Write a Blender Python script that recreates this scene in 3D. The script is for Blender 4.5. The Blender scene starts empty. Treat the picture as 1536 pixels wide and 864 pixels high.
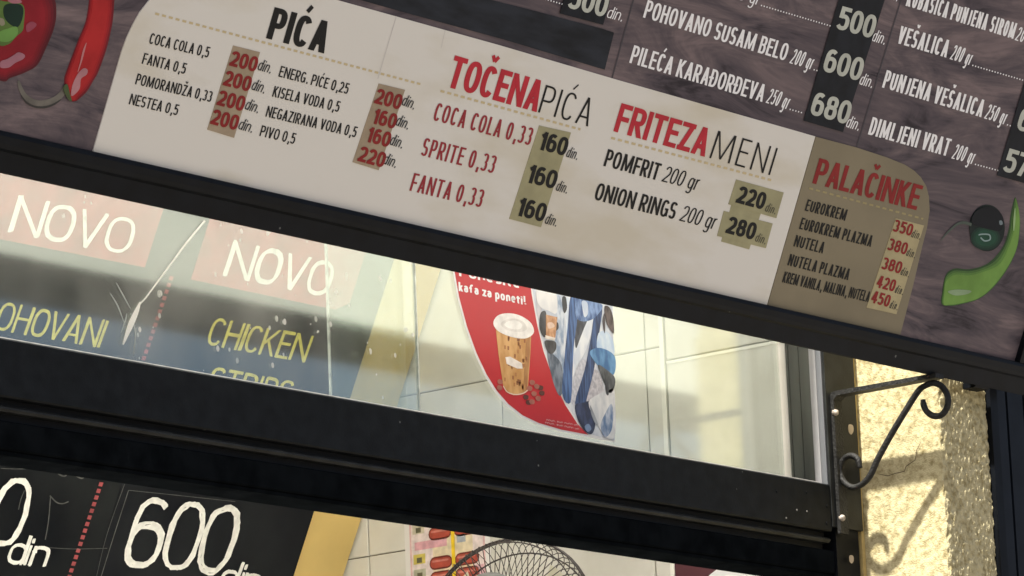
import bpy, math, random
from mathutils import Vector, Matrix, noise

random.seed(7)
S = bpy.context.scene
COL = S.collection
R = math.radians

# ------------------------------------------------------------------ camera
YAW, PITCH, ROLL, FPX = 0.89698, 0.20950, -0.04184, 6498.28
TILT, TILT_CHALK = 0.41949, 0.45492
fwd = Vector((math.sin(YAW)*math.cos(PITCH), math.cos(YAW)*math.cos(PITCH), math.sin(PITCH)))
rgt0 = Vector((math.cos(YAW), -math.sin(YAW), 0.0))
up0 = rgt0.cross(fwd)
rgt = math.cos(ROLL)*rgt0 + math.sin(ROLL)*up0
upv = -math.sin(ROLL)*rgt0 + math.cos(ROLL)*up0
CAM = Vector((-5.186, -3.870, 1.60))

cd = bpy.data.cameras.new('camera')
cam = bpy.data.objects.new('camera', cd)
COL.objects.link(cam)
cd.sensor_width = 36.0
cd.lens = FPX/1536.0*36.0
cd.clip_start, cd.clip_end = 0.1, 2000.0
cam.matrix_world = Matrix((
    (rgt.x, upv.x, -fwd.x, CAM.x), (rgt.y, upv.y, -fwd.y, CAM.y),
    (rgt.z, upv.z, -fwd.z, CAM.z), (0, 0, 0, 1)))
S.camera = cam

# ------------------------------------------------------------------ light
SUN_DIR = Vector((1.0, 0.05, -1.8)).normalized()        # the way the sunlight travels
elev = math.asin(-SUN_DIR.z)
W = bpy.data.worlds.new('World'); S.world = W; W.use_nodes = True
wn = W.node_tree
sky = wn.nodes.new('ShaderNodeTexSky'); sky.sky_type = 'NISHITA'; sky.sun_disc = False
sky.sun_elevation = elev
sky.sun_rotation = math.atan2(-SUN_DIR.x, -SUN_DIR.y)
sky.altitude = 100; sky.air_density = 0.8; sky.dust_density = 6.0; sky.ozone_density = 0.6
wn.links.new(sky.outputs[0], wn.nodes['Background'].inputs[0])
wn.nodes['Background'].inputs[1].default_value = 0.06
sl = bpy.data.lights.new('sun', 'SUN'); sl.energy = 4.0; sl.angle = R(1.8); sl.color = (1.0, 0.95, 0.85)
so = bpy.data.objects.new('sun', sl); COL.objects.link(so)
so.rotation_euler = SUN_DIR.to_track_quat('-Z', 'Y').to_euler()
so.location = (-6, -6, 12)
S.view_settings.view_transform = 'Standard'; S.view_settings.look = 'None'
S.view_settings.gamma = 1.0; S.view_settings.use_curve_mapping = False
S.view_settings.exposure = 1.75
S.render.engine = 'CYCLES'
S.cycles.max_bounces = 10; S.cycles.transparent_max_bounces = 16
S.cycles.caustics_reflective = False; S.cycles.caustics_refractive = False

# ------------------------------------------------------------------ materials
MATS = {}
def mat(name, c, rough=0.6, var=0.0, scale=20.0, metal=0.0, bump=0.0, bscale=200.0, spec=0.5, stretch=(1, 1, 1), c2=None, lo=0.35, hi=0.65):
    if name in MATS: return MATS[name]
    m = bpy.data.materials.new(name); m.use_nodes = True
    nt = m.node_tree; b = nt.nodes['Principled BSDF']
    b.inputs['Roughness'].default_value = rough
    b.inputs['Metallic'].default_value = metal
    b.inputs['Specular IOR Level'].default_value = spec
    b.inputs['Base Color'].default_value = (*c, 1)
    tc = nt.nodes.new('ShaderNodeTexCoord')
    mp = nt.nodes.new('ShaderNodeMapping'); mp.inputs['Scale'].default_value = stretch
    nt.links.new(tc.outputs['Object'], mp.inputs['Vector'])
    if var > 0 or c2:
        nz = nt.nodes.new('ShaderNodeTexNoise'); nz.inputs['Scale'].default_value = scale
        nz.inputs['Detail'].default_value = 6
        nt.links.new(mp.outputs[0], nz.inputs['Vector'])
        rp = nt.nodes.new('ShaderNodeValToRGB')
        rp.color_ramp.elements[0].position = lo; rp.color_ramp.elements[1].position = hi
        if c2 is None:
            a = tuple(max(0, x*(1-var)) for x in c); d = tuple(min(1, x*(1+var)) for x in c)
        else: a, d = c, c2
        rp.color_ramp.elements[0].color = (*a, 1); rp.color_ramp.elements[1].color = (*d, 1)
        nt.links.new(nz.outputs['Fac'], rp.inputs['Fac'])
        nt.links.new(rp.outputs['Color'], b.inputs['Base Color'])
    if bump > 0:
        n2 = nt.nodes.new('ShaderNodeTexNoise'); n2.inputs['Scale'].default_value = bscale; n2.inputs['Detail'].default_value = 4
        nt.links.new(mp.outputs[0], n2.inputs['Vector'])
        bp = nt.nodes.new('ShaderNodeBump'); bp.inputs['Strength'].default_value = bump; bp.inputs['Distance'].default_value = 0.003
        nt.links.new(n2.outputs['Fac'], bp.inputs['Height'])
        nt.links.new(bp.outputs['Normal'], b.inputs['Normal'])
    MATS[name] = m
    return m

def wood_mat():
    m = bpy.data.materials.new('printed wood'); m.use_nodes = True
    nt = m.node_tree; b = nt.nodes['Principled BSDF']; b.inputs['Roughness'].default_value = 0.55; b.inputs['Specular IOR Level'].default_value = 0.12
    tc = nt.nodes.new('ShaderNodeTexCoord')
    mp = nt.nodes.new('ShaderNodeMapping'); mp.inputs['Scale'].default_value = (0.75, 3.0, 3.0)
    mp.inputs['Rotation'].default_value = (0, R(14), 0)
    nt.links.new(tc.outputs['Object'], mp.inputs['Vector'])
    n1 = nt.nodes.new('ShaderNodeTexNoise'); n1.inputs['Scale'].default_value = 2.2; n1.inputs['Detail'].default_value = 2
    nt.links.new(mp.outputs[0], n1.inputs['Vector'])
    mx = nt.nodes.new('ShaderNodeVectorMath'); mx.operation = 'MULTIPLY_ADD'
    nt.links.new(n1.outputs['Color'], mx.inputs[0]); mx.inputs[1].default_value = (0.5, 0.5, 0.5)
    nt.links.new(mp.outputs[0], mx.inputs[2])
    n2 = nt.nodes.new('ShaderNodeTexNoise'); n2.inputs['Scale'].default_value = 5.5; n2.inputs['Detail'].default_value = 6
    n2.inputs['Roughness'].default_value = 0.62; n2.inputs['Distortion'].default_value = 1.1
    nt.links.new(mx.outputs[0], n2.inputs['Vector'])
    mp3 = nt.nodes.new('ShaderNodeMapping'); mp3.inputs['Scale'].default_value = (3.5, 34, 34)
    mp3.inputs['Rotation'].default_value = (0, R(6), 0)
    nt.links.new(mx.outputs[0], mp3.inputs['Vector'])
    n3 = nt.nodes.new('ShaderNodeTexNoise'); n3.inputs['Scale'].default_value = 2.0; n3.inputs['Detail'].default_value = 3
    nt.links.new(mp3.outputs[0], n3.inputs['Vector'])
    md = nt.nodes.new('ShaderNodeMath'); md.operation = 'MULTIPLY_ADD'; md.inputs[1].default_value = 0.24
    nt.links.new(n3.outputs['Fac'], md.inputs[0]); nt.links.new(n2.outputs['Fac'], md.inputs[2])
    rp = nt.nodes.new('ShaderNodeValToRGB'); cr = rp.color_ramp
    cr.elements[0].position = 0.42; cr.elements[0].color = (0.030, 0.025, 0.031, 1)
    cr.elements[1].position = 0.84; cr.elements[1].color = (0.21, 0.16, 0.165, 1)
    e = cr.elements.new(0.53); e.color = (0.078, 0.064, 0.076, 1)
    e = cr.elements.new(0.66); e.color = (0.125, 0.099, 0.108, 1)
    nt.links.new(md.outputs[0], rp.inputs['Fac'])
    # browner in the lower corners of the print, as on the banner
    sx = nt.nodes.new('ShaderNodeSeparateXYZ'); nt.links.new(tc.outputs['Object'], sx.inputs[0])
    mr = nt.nodes.new('ShaderNodeMapRange'); mr.inputs['From Min'].default_value = -1.55; mr.inputs['From Max'].default_value = -2.3
    nt.links.new(sx.outputs['X'], mr.inputs['Value'])
    mr2 = nt.nodes.new('ShaderNodeMapRange'); mr2.inputs['From Min'].default_value = WOOD_Z0; mr2.inputs['From Max'].default_value = WOOD_Z1
    nt.links.new(sx.outputs['Z'], mr2.inputs['Value'])
    mm = nt.nodes.new('ShaderNodeMath'); mm.operation = 'MULTIPLY'
    nt.links.new(mr.outputs[0], mm.inputs[0]); nt.links.new(mr2.outputs[0], mm.inputs[1])
    tint = nt.nodes.new('ShaderNodeMix'); tint.data_type = 'RGBA'; tint.blend_type = 'MULTIPLY'
    nt.links.new(mm.outputs[0], tint.inputs['Factor']); nt.links.new(rp.outputs['Color'], tint.inputs['A'])
    tint.inputs['B'].default_value = (2.3, 1.85, 1.35, 1)
    nt.links.new(tint.outputs['Result'], b.inputs['Base Color'])
    return m

def glass_mat(seed=0.0, dust=1.0, spots=1.0):
    m = bpy.data.materials.new('dirty glass'); m.use_nodes = True
    nt = m.node_tree; nt.nodes.remove(nt.nodes['Principled BSDF']); out = nt.nodes['Material Output']
    tr = nt.nodes.new('ShaderNodeBsdfTransparent'); tr.inputs[0].default_value = (0.95, 0.975, 0.96, 1)
    gl = nt.nodes.new('ShaderNodeBsdfGlossy'); gl.inputs['Roughness'].default_value = 0.10; gl.inputs['Color'].default_value = (0.92, 1.0, 0.95, 1)
    fr = nt.nodes.new('ShaderNodeFresnel')
    ge = nt.nodes.new('ShaderNodeNewGeometry')            # same reflectance from either side of the thin pane
    ir = nt.nodes.new('ShaderNodeMapRange'); ir.inputs['To Min'].default_value = 2.3; ir.inputs['To Max'].default_value = 1/2.3
    nt.links.new(ge.outputs['Backfacing'], ir.inputs['Value']); nt.links.new(ir.outputs[0], fr.inputs['IOR'])
    mix = nt.nodes.new('ShaderNodeMixShader')
    nt.links.new(fr.outputs[0], mix.inputs[0]); nt.links.new(tr.outputs[0], mix.inputs[1]); nt.links.new(gl.outputs[0], mix.inputs[2])
    df = nt.nodes.new('ShaderNodeBsdfDiffuse'); df.inputs[0].default_value = (0.80, 0.80, 0.76, 1)
    tc = nt.nodes.new('ShaderNodeTexCoord')
    n1 = nt.nodes.new('ShaderNodeTexNoise'); n1.inputs['Scale'].default_value = 7; n1.inputs['Detail'].default_value = 8
    mp = nt.nodes.new('ShaderNodeMapping'); mp.inputs['Scale'].default_value = (1, 1, 0.55); mp.inputs['Location'].default_value = (seed, 0, 0)
    nt.links.new(tc.outputs['Object'], mp.inputs['Vector']); nt.links.new(mp.outputs[0], n1.inputs['Vector'])
    r1 = nt.nodes.new('ShaderNodeMapRange'); r1.inputs['From Min'].default_value = 0.35; r1.inputs['From Max'].default_value = 0.8
    r1.inputs['To Min'].default_value = 0.012*dust; r1.inputs['To Max'].default_value = 0.14*dust
    nt.links.new(n1.outputs['Fac'], r1.inputs['Value'])
    # dried splashes: small spots, in patches
    vo = nt.nodes.new('ShaderNodeTexVoronoi'); vo.inputs['Scale'].default_value = 90
    mp2 = nt.nodes.new('ShaderNodeMapping'); mp2.inputs['Scale'].default_value = (0.8, 1, 0.6); mp2.inputs['Location'].default_value = (seed*3, 0, 0)
    nt.links.new(tc.outputs['Object'], mp2.inputs['Vector']); nt.links.new(mp2.outputs[0], vo.inputs['Vector'])
    sc = nt.nodes.new('ShaderNodeSeparateColor'); nt.links.new(vo.outputs['Color'], sc.inputs[0])
    r2 = nt.nodes.new('ShaderNodeMapRange'); r2.inputs['From Min'].default_value = 0.72; r2.inputs['From Max'].default_value = 1.0
    r2.inputs['To Min'].default_value = 0.0; r2.inputs['To Max'].default_value = 0.30
    nt.links.new(sc.outputs[0], r2.inputs['Value'])
    lt = nt.nodes.new('ShaderNodeMath'); lt.operation = 'LESS_THAN'
    nt.links.new(vo.outputs['Distance'], lt.inputs[0]); nt.links.new(r2.outputs[0], lt.inputs[1])
    n4 = nt.nodes.new('ShaderNodeTexNoise'); n4.inputs['Scale'].default_value = 5
    nt.links.new(mp2.outputs[0], n4.inputs['Vector'])
    gt = nt.nodes.new('ShaderNodeMath'); gt.operation = 'GREATER_THAN'; gt.inputs[1].default_value = 0.52
    nt.links.new(n4.outputs['Fac'], gt.inputs[0])
    m1 = nt.nodes.new('ShaderNodeMath'); m1.operation = 'MULTIPLY'
    nt.links.new(lt.outputs[0], m1.inputs[0]); nt.links.new(gt.outputs[0], m1.inputs[1])
    m3 = nt.nodes.new('ShaderNodeMath'); m3.operation = 'MULTIPLY'
    nt.links.new(m1.outputs[0], m3.inputs[0]); m3.inputs[1].default_value = spots
    m2 = nt.nodes.new('ShaderNodeMath'); m2.operation = 'MULTIPLY_ADD'; m2.inputs[1].default_value = 0.55; m2.use_clamp = True
    nt.links.new(m3.outputs[0], m2.inputs[0]); nt.links.new(r1.outputs[0], m2.inputs[2])
    mix2 = nt.nodes.new('ShaderNodeMixShader')
    nt.links.new(m2.outputs[0], mix2.inputs[0]); nt.links.new(mix.outputs[0], mix2.inputs[1]); nt.links.new(df.outputs[0], mix2.inputs[2])
    nt.links.new(mix2.outputs[0], out.inputs['Surface'])
    return m

M_BLACK = mat('black paint', (0.005, 0.006, 0.007), 0.5, 0.35, 40, bump=0.05, bscale=300, spec=.11)
M_BLACK2 = mat('worn black paint', (0.011, 0.012, 0.012), 0.5, 0.5, 25, bump=0.08, bscale=250, spec=.22)
M_RAIL = mat('black aluminium', (0.003, 0.004, 0.006), 0.5, 0.3, 30, spec=.12)
M_MATT = mat('matt black', (0.0045, 0.0055, 0.0065), 0.9, 0.3, 30, spec=0.0)
M_CREAM = mat('cream print', (0.60, 0.56, 0.465), 0.5, 0.0, 3.2, c2=(0.69, 0.67, 0.625), stretch=(1, 3, 3), lo=0.38, hi=0.55, spec=.12)
M_OLIVE = mat('olive print', (0.215, 0.185, 0.125), 0.5, 0.10, 5, spec=.12)
M_TAN = mat('tan sticker', (0.34, 0.27, 0.19), 0.55, 0.10, 30, spec=.12)
M_KHAKI = mat('khaki sticker', (0.33, 0.31, 0.185), 0.55, 0.10, 30, spec=.12)
M_SAND = mat('sand sticker', (0.40, 0.345, 0.20), 0.55, 0.08, 30, spec=.12)
M_BOXBLK = mat('black sticker', (0.010, 0.012, 0.017), 0.5, 0.3, 40, spec=.12)
M_NAVY = mat('dark cover film', (0.016, 0.019, 0.026), 0.5, 0.4, 14, stretch=(1, 4, 4), spec=.12)
M_INK = mat('black ink', (0.014, 0.014, 0.014), 0.5, spec=.12)
M_RED = mat('red ink', (0.46, 0.030, 0.045), 0.5, 0.08, 30, spec=.12)
M_DRED = mat('dark red ink', (0.235, 0.022, 0.022), 0.5, 0.1, 30, spec=.12)
M_LRED = mat('thin red ink', (0.30, 0.035, 0.045), 0.5, spec=.12)
M_WHITE = mat('white ink', (0.84, 0.84, 0.86), 0.5, spec=.12)
M_GREY = mat('grey ink', (0.46, 0.48, 0.43), 0.5, 0.1, 30, spec=.12)
M_DIN = mat('faded ink', (0.07, 0.065, 0.05), 0.5, spec=.12)
M_DASH = mat('ochre dash', (0.54, 0.44, 0.25), 0.5)
M_DASH2 = mat('olive dash', (0.30, 0.25, 0.11), 0.5)
M_SEAM = mat('seam', (0.035, 0.03, 0.04), 0.6)
M_FOLD = mat('fold mark', (0.56, 0.535, 0.51), 0.5)

def specks(m, scale=55, c=(0.12, 0.125, 0.12), size=.10, dens=.90):
    nt = m.node_tree; b = nt.nodes['Principled BSDF']; tc = nt.nodes.new('ShaderNodeTexCoord')
    vo = nt.nodes.new('ShaderNodeTexVoronoi'); vo.inputs['Scale'].default_value = scale
    nt.links.new(tc.outputs['Object'], vo.inputs['Vector'])
    sc = nt.nodes.new('ShaderNodeSeparateColor'); nt.links.new(vo.outputs['Color'], sc.inputs[0])
    mr = nt.nodes.new('ShaderNodeMapRange'); mr.inputs['From Min'].default_value = dens; mr.inputs['To Max'].default_value = size; mr.inputs['To Min'].default_value = 0
    nt.links.new(sc.outputs[0], mr.inputs['Value'])
    lt = nt.nodes.new('ShaderNodeMath'); lt.operation = 'LESS_THAN'
    nt.links.new(vo.outputs['Distance'], lt.inputs[0]); nt.links.new(mr.outputs[0], lt.inputs[1])
    mx = nt.nodes.new('ShaderNodeMix'); mx.data_type = 'RGBA'
    src = b.inputs['Base Color'].links[0].from_socket if b.inputs['Base Color'].links else None
    if src: nt.links.new(src, mx.inputs['A'])
    else: mx.inputs['A'].default_value = b.inputs['Base Color'].default_value
    mx.inputs['B'].default_value = (*c, 1)
    nt.links.new(lt.outputs[0], mx.inputs['Factor']); nt.links.new(mx.outputs['Result'], b.inputs['Base Color'])
specks(M_BLACK); specks(M_RAIL, 45)

# ------------------------------------------------------------------ helpers
def tag(o, label=None, cat=None, group=None, kind=None):
    if label: o['label'] = label
    if cat: o['category'] = cat
    if group: o['group'] = group
    if kind: o['kind'] = kind
    return o

def thing(name, label, cat, loc=(0, 0, 0), group=None):
    o = bpy.data.objects.new(name, None); COL.objects.link(o); o.location = loc
    o.empty_display_size = 0.05
    return tag(o, label, cat, group)

def world_loc(o):
    v = Vector((0, 0, 0))
    while o is not None:
        v = v + o.location; o = o.parent
    return v

def obj(name, V, F, m, parent=None, smooth=False, label=None):
    """one mesh object, vertices given in world space"""
    off = world_loc(parent) if parent else Vector((0, 0, 0))
    me = bpy.data.meshes.new(name)
    me.from_pydata([tuple(Vector(v)-off) for v in V], [], F)
    me.update()
    o = bpy.data.objects.new(name, me); COL.objects.link(o)
    o.parent = parent
    for mm in (m if isinstance(m, (list, tuple)) else [m]): me.materials.append(mm)
    if smooth:
        for p in me.polygons: p.use_smooth = True
    if label: o['label'] = label
    return o

class Geo:
    def __init__(s): s.V = []; s.F = []
    def add(s, V, F):
        k = len(s.V); s.V += [Vector(v) for v in V]; s.F += [tuple(i+k for i in f) for f in F]
    def box(s, x0, x1, y0, y1, z0, z1, bev=0.0):
        if bev <= 0:
            s.add([(x0,y0,z0),(x1,y0,z0),(x1,y1,z0),(x0,y1,z0),(x0,y0,z1),(x1,y0,z1),(x1,y1,z1),(x0,y1,z1)],
                  [(3,2,1,0),(4,5,6,7),(0,1,5,4),(1,2,6,5),(2,3,7,6),(3,0,4,7)]); return
        b = bev
        pr = [(y0+b, z0), (y1-b, z0), (y1, z0+b), (y1, z1-b), (y1-b, z1), (y0+b, z1), (y0, z1-b), (y0, z0+b)]
        n = len(pr)
        s.add([(x0, y, z) for y, z in pr]+[(x1, y, z) for y, z in pr],
              [tuple(range(n)), tuple(range(2*n-1, n-1, -1))]+[(i, i+n, (i+1) % n+n, (i+1) % n) for i in range(n)])
    def tube(s, pts, r, seg=8, closed=False):
        pts = [Vector(p) for p in pts]; n = len(pts); rings = []
        rr = r if isinstance(r, (list, tuple)) else [r]*n
        prev = None
        for i in range(n):
            a = pts[i-1] if (i > 0 or closed) else pts[i]
            b = pts[(i+1) % n] if (i < n-1 or closed) else pts[i]
            t = (b-a).normalized()
            if prev is None:
                ref = Vector((0, 0, 1)) if abs(t.z) < 0.9 else Vector((1, 0, 0))
                u = t.cross(ref).normalized()
            else:
                u = (prev - t*prev.dot(t)).normalized()
            prev = u; w = t.cross(u)
            rings.append([pts[i]+(u*math.cos(2*math.pi*k/seg)+w*math.sin(2*math.pi*k/seg))*rr[i] for k in range(seg)])
        V = [v for ring in rings for v in ring]; F = []
        for i in range(n if closed else n-1):
            j = (i+1) % n
            for k in range(seg):
                F.append((i*seg+k, i*seg+(k+1) % seg, j*seg+(k+1) % seg, j*seg+k))
        if not closed:
            F.append(tuple(range(seg-1, -1, -1))); F.append(tuple((n-1)*seg+k for k in range(seg)))
        s.add(V, F)
    def build(s, name, m, parent=None, smooth=False, label=None): return obj(name, s.V, s.F, m, parent, smooth, label)

class Plane:
    """a flat board somewhere in the room: origin, right, up, facing direction"""
    def __init__(s, O, U, V, N): s.O, s.U, s.V, s.N = Vector(O), Vector(U), Vector(V), Vector(N)
    def px(s, x, y, n=0.0):
        d = fwd*FPX + rgt*(x-768.0) + upv*(432.0-y)
        t = (s.O + s.N*n - CAM).dot(s.N)/d.dot(s.N)
        P = CAM + d*t - s.O
        return (P.dot(s.U), P.dot(s.V))
    def pt(s, u, v, n=0.0): return s.O + s.U*u + s.V*v + s.N*n
    def wp(s, x, y, n=0.0): return s.pt(*s.px(x, y, n), n)
    def vscale(s, x, y):
        a = s.px(x, y); b = s.px(x, y-20)
        return abs(b[1]-a[1])/20.0
    def uscale(s, x, y):
        a = s.px(x, y); b = s.px(x+20, y)
        return abs(b[0]-a[0])/20.0

def prism(pl, uv, n0, n1, name, m, parent, label=None):
    """polygon in plane coordinates with thickness n0..n1"""
    a = 0.0
    for i in range(len(uv)):
        x0, y0 = uv[i]; x1, y1 = uv[(i+1) % len(uv)]; a += x0*y1-x1*y0
    if a < 0: uv = uv[::-1]
    n = len(uv)
    V = [pl.pt(u, v, n1) for u, v in uv]+[pl.pt(u, v, n0) for u, v in uv]
    F = [tuple(range(n)), tuple(range(2*n-1, n-1, -1))]+[(i, i+n, (i+1) % n+n, (i+1) % n) for i in range(n)]
    return obj(name, V, F, m, parent, False, label)

def pxpoly(pl, pts, n=0.0): return [pl.px(x, y, n) for x, y in pts]

def smoothpts(pts, closed=False, k=6):
    n = len(pts); out = []
    rng = range(n) if closed else range(n-1)
    for i in rng:
        p1, p2 = pts[i], pts[(i+1) % n]
        p0 = pts[i-1] if (closed or i > 0) else p1
        p3 = pts[(i+2) % n] if (closed or i < n-2) else p2
        for j in range(k):
            t = j/k
            out.append(tuple(0.5*((2*p1[q])+(-p0[q]+p2[q])*t+(2*p0[q]-5*p1[q]+4*p2[q]-p3[q])*t*t+(-p0[q]+3*p1[q]-3*p2[q]+p3[q])*t**3) for q in range(len(p1))))
    if not closed: out.append(tuple(pts[-1]))
    return out

# ------------------------------------------------------------------ lettering: a stroke alphabet
def arc(cx, cy, rx, ry, a0, a1, n=14, e=2.5):
    o = []
    for i in range(n+1):
        a = R(a0+(a1-a0)*i/n); c, s_ = math.cos(a), math.sin(a)
        o.append((cx+rx*math.copysign(abs(c)**(2/e), c), cy+ry*math.copysign(abs(s_)**(2/e), s_)))
    return o
def L(*a): return ('L', [(a[0], a[1]), (a[2], a[3])])
def P(*pts): return ('P', list(pts))
def HB(x0, x1, y): return ('H', [(x0, y), (x1, y)])
O_ = ('C', arc(.5, .5, .5, .5, 90, 450, 28)[:-1])
BOWL = lambda y0, y1, x=.5: ('P', [(0, y1)]+arc(x, (y0+y1)/2, 1-x, (y1-y0)/2, 90, -90, 12)+[(0, y0)])
C_ = ('P', arc(.5, .5, .5, .5, 38, 322, 24))
S_ = ('P', arc(.5, .745, .5, .255, 25, 262, 14)+arc(.5, .245, .5, .245, 80, -155, 14))
CARON = [('A', [(.16, 1.33), (.5, 1.15)]), ('A', [(.84, 1.33), (.5, 1.15)])]
ACUTE = [('A', [(.42, 1.12), (.78, 1.33)])]
GL = {
 'A': (.98, [L(0, 0, .5, 1), L(1, 0, .5, 1), HB(.2, .8, .27)]),
 'B': (.88, [L(0, 0, 0, 1), BOWL(.52, 1, .55), BOWL(0, .52, .55)]),
 'C': (.86, [C_]), 'Č': (.86, [C_]+CARON), 'Ć': (.86, [C_]+ACUTE),
 'D': (.94, [L(0, 0, 0, 1), BOWL(0, 1, .42)]), 'Đ': (.94, [L(0, 0, 0, 1), BOWL(0, 1, .42), HB(-.28, .42, .5)]),
 'E': (.74, [L(0, 0, 0, 1), HB(0, 1, 0), HB(0, .92, .52), HB(0, 1, 1)]),
 'F': (.72, [L(0, 0, 0, 1), HB(0, .92, .48), HB(0, 1, 1)]),
 'G': (.94, [('P', arc(.5, .5, .5, .5, 40, 325, 22)), HB(.55, 1, .45), L(1, .06, 1, .5)]),
 'H': (.96, [L(0, 0, 0, 1), L(1, 0, 1, 1), HB(0, 1, .52)]),
 'I': (.0, [L(0, 0, 0, 1)]),
 'J': (.40, [P((1, 1), *arc(.4, .28, .6, .28, 0, -115, 8))]),
 'K': (.92, [L(0, 0, 0, 1), L(.06, .42, .96, 1), L(.3, .58, 1, 0)]),
 'L': (.70, [L(0, 0, 0, 1), HB(0, 1, 0)]),
 'M': (1.62, [L(0, 0, .05, 1), L(1, 0, .95, 1), ('D', [(.08, 1), (.5, .05)]), ('D', [(.92, 1), (.5, .05)])]),
 'N': (1.08, [L(0, 0, 0, 1), L(1, 0, 1, 1), ('D', [(0, 1), (1, 0)])]),
 'O': (1.0, [O_]), 'P': (.84, [L(0, 0, 0, 1), BOWL(.44, 1, .5)]),
 'R': (.88, [L(0, 0, 0, 1), BOWL(.46, 1, .5), L(.42, .48, 1, 0)]),
 'S': (.80, [S_]), 'Š': (.80, [S_]+CARON),
 'T': (.86, [L(.5, 0, .5, 1), HB(0, 1, 1)]),
 'U': (.94, [P((0, 1), *arc(.5, .34, .5, .34, 180, 360, 14), (1, 1))]),
 'V': (.96, [L(.5, 0, 0, 1), L(.5, 0, 1, 1)]),
 'Z': (.84, [HB(0, 1, 1), HB(0, 1, 0), L(.04, .04, .96, .96)]), 'Ž': (.84, [HB(0, 1, 1), HB(0, 1, 0), L(.04, .04, .96, .96)]+CARON),
 '0': (.82, [O_]), '1': (.42, [L(1, 0, 1, 1), P((0, .78), (.9, .97))]),
 '2': (.80, [P(*arc(.5, .70, .5, .30, 165, -38, 14), (.0, .02)), HB(0, 1, 0)]),
 '3': (.80, [P(*arc(.45, .75, .5, .25, 150, -85, 12)), P(*arc(.45, .26, .55, .26, 88, -150, 12))]),
 '4': (.86, [L(.75, 0, .75, 1), L(0, .3, .62, 1), HB(0, 1, .26)]),
 '5': (.80, [HB(.1, .95, 1), L(.1, .5, .14, 1), P(*arc(.45, .31, .55, .31, 118, -150, 14))]),
 '6': (.82, [('C', arc(.5, .31, .5, .31, 90, 450, 22)[:-1]), P(*arc(.5, .55, .5, .45, 52, 180, 10), (0, .3))]),
 '7': (.80, [HB(0, 1, 1), L(.28, 0, .95, 1)]),
 '8': (.82, [('C', arc(.5, .76, .44, .24, 90, 450, 20)[:-1]), ('C', arc(.5, .27, .5, .27, 90, 450, 20)[:-1])]),
 '9': (.82, [('C', arc(.5, .69, .5, .31, 90, 450, 22)[:-1]), P((1, .7), *arc(.5, .45, .5, .45, 0, -128, 10))]),
 ',': (.18, [P((.5, .10), (.1, -.16))]), '.': (.12, [P((.5, -.01), (.5, .12))]), '!': (.10, [L(.5, .32, .5, 1), P((.5, 0), (.5, .12))]),
 '-': (.4, [HB(0, 1, .42)]),
 'd': (.72, [L(1, 0, 1, 1), ('C', arc(.5, .34, .5, .34, 90, 450, 20)[:-1])]),
 'i': (.0, [L(0, 0, 0, .68), P((0, .84), (0, .97))]),
 'n': (.70, [L(0, 0, 0, .68), P((0, .45), *arc(.5, .40, .5, .28, 170, 0, 10), (1, 0))]),
 'g': (.72, [('C', arc(.5, .34, .5, .34, 90, 450, 20)[:-1]), P((1, .68), (1, -.05), *arc(.5, -.06, .5, .22, 0, -150, 8))]),
 'r': (.42, [L(0, 0, 0, .68), P((0, .38), *arc(.8, .36, .8, .32, 170, 80, 6))]),
 'k': (.66, [L(0, 0, 0, 1), L(.06, .28, .95, .68), L(.35, .42, 1, 0)]),
 'a': (.68, [P(*arc(.45, .42, .5, .26, 155, 0, 8), (.95, 0)), ('C', arc(.45, .2, .45, .2, 90, 450, 14)[:-1])]),
 'f': (.62, [P((.3, 0), (.3, .72), *arc(.85, .72, .55, .28, 180, 62, 8)), HB(0, .75, .60)]),
 'z': (.62, [HB(0, 1, .68), HB(0, 1, 0), L(.04, .02, .96, .66)]),
 'p': (.72, [L(0, -.3, 0, .68), ('C', arc(.5, .34, .5, .34, 90, 450, 20)[:-1])]),
 'o': (.74, [('C', arc(.5, .34, .5, .34, 90, 450, 20)[:-1])]),
 'e': (.70, [P((.02, .36), (.98, .36), *arc(.5, .34, .5, .34, 8, 318, 16))]),
 't': (.45, [P((.4, .92), *arc(.9, .2, .5, .2, 180, 280, 6)), HB(0, 1, .66)]),
 's': (.6, [('P', [(x, y*.68) for x, y in S_[1]])]), 'u': (.7, [P((0, .68), *arc(.5, .26, .5, .26, 180, 360, 10), (1, .68))]),
 'c': (.66, [('P', [(x, y*.68) for x, y in C_[1]])]), 'l': (0, [L(0, 0, 0, 1)]), 'm': (1.1, [L(0, 0, 0, .68), L(.5, 0, .5, .62), L(1, 0, 1, .58), HB(0, .95, .66)]),
}

def ribbon(pts, tx, ty, closed):
    n = len(pts); Lp = []; Rp = []
    for i in range(n):
        a = pts[i-1] if (closed or i > 0) else pts[i]
        b = pts[(i+1) % n] if (closed or i < n-1) else pts[i]
        dx, dy = b[0]-a[0], b[1]-a[1]; l = math.hypot(dx, dy) or 1e-9
        nx, ny = -dy/l, dx/l
        if (closed or 0 < i < n-1):
            d1 = (pts[i][0]-a[0], pts[i][1]-a[1]); l1 = math.hypot(*d1) or 1e-9
            c = max(.5, abs((-d1[1]/l1)*nx+(d1[0]/l1)*ny)); k = 1/c
        else: k = 1
        Lp.append((pts[i][0]+nx*tx/2*k, pts[i][1]+ny*ty/2*k)); Rp.append((pts[i][0]-nx*tx/2*k, pts[i][1]-ny*ty/2*k))
    V = Lp+Rp
    F = [(i, i+n, (i+1) % n+n, (i+1) % n) for i in range(n if closed else n-1)]
    return V, F

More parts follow.
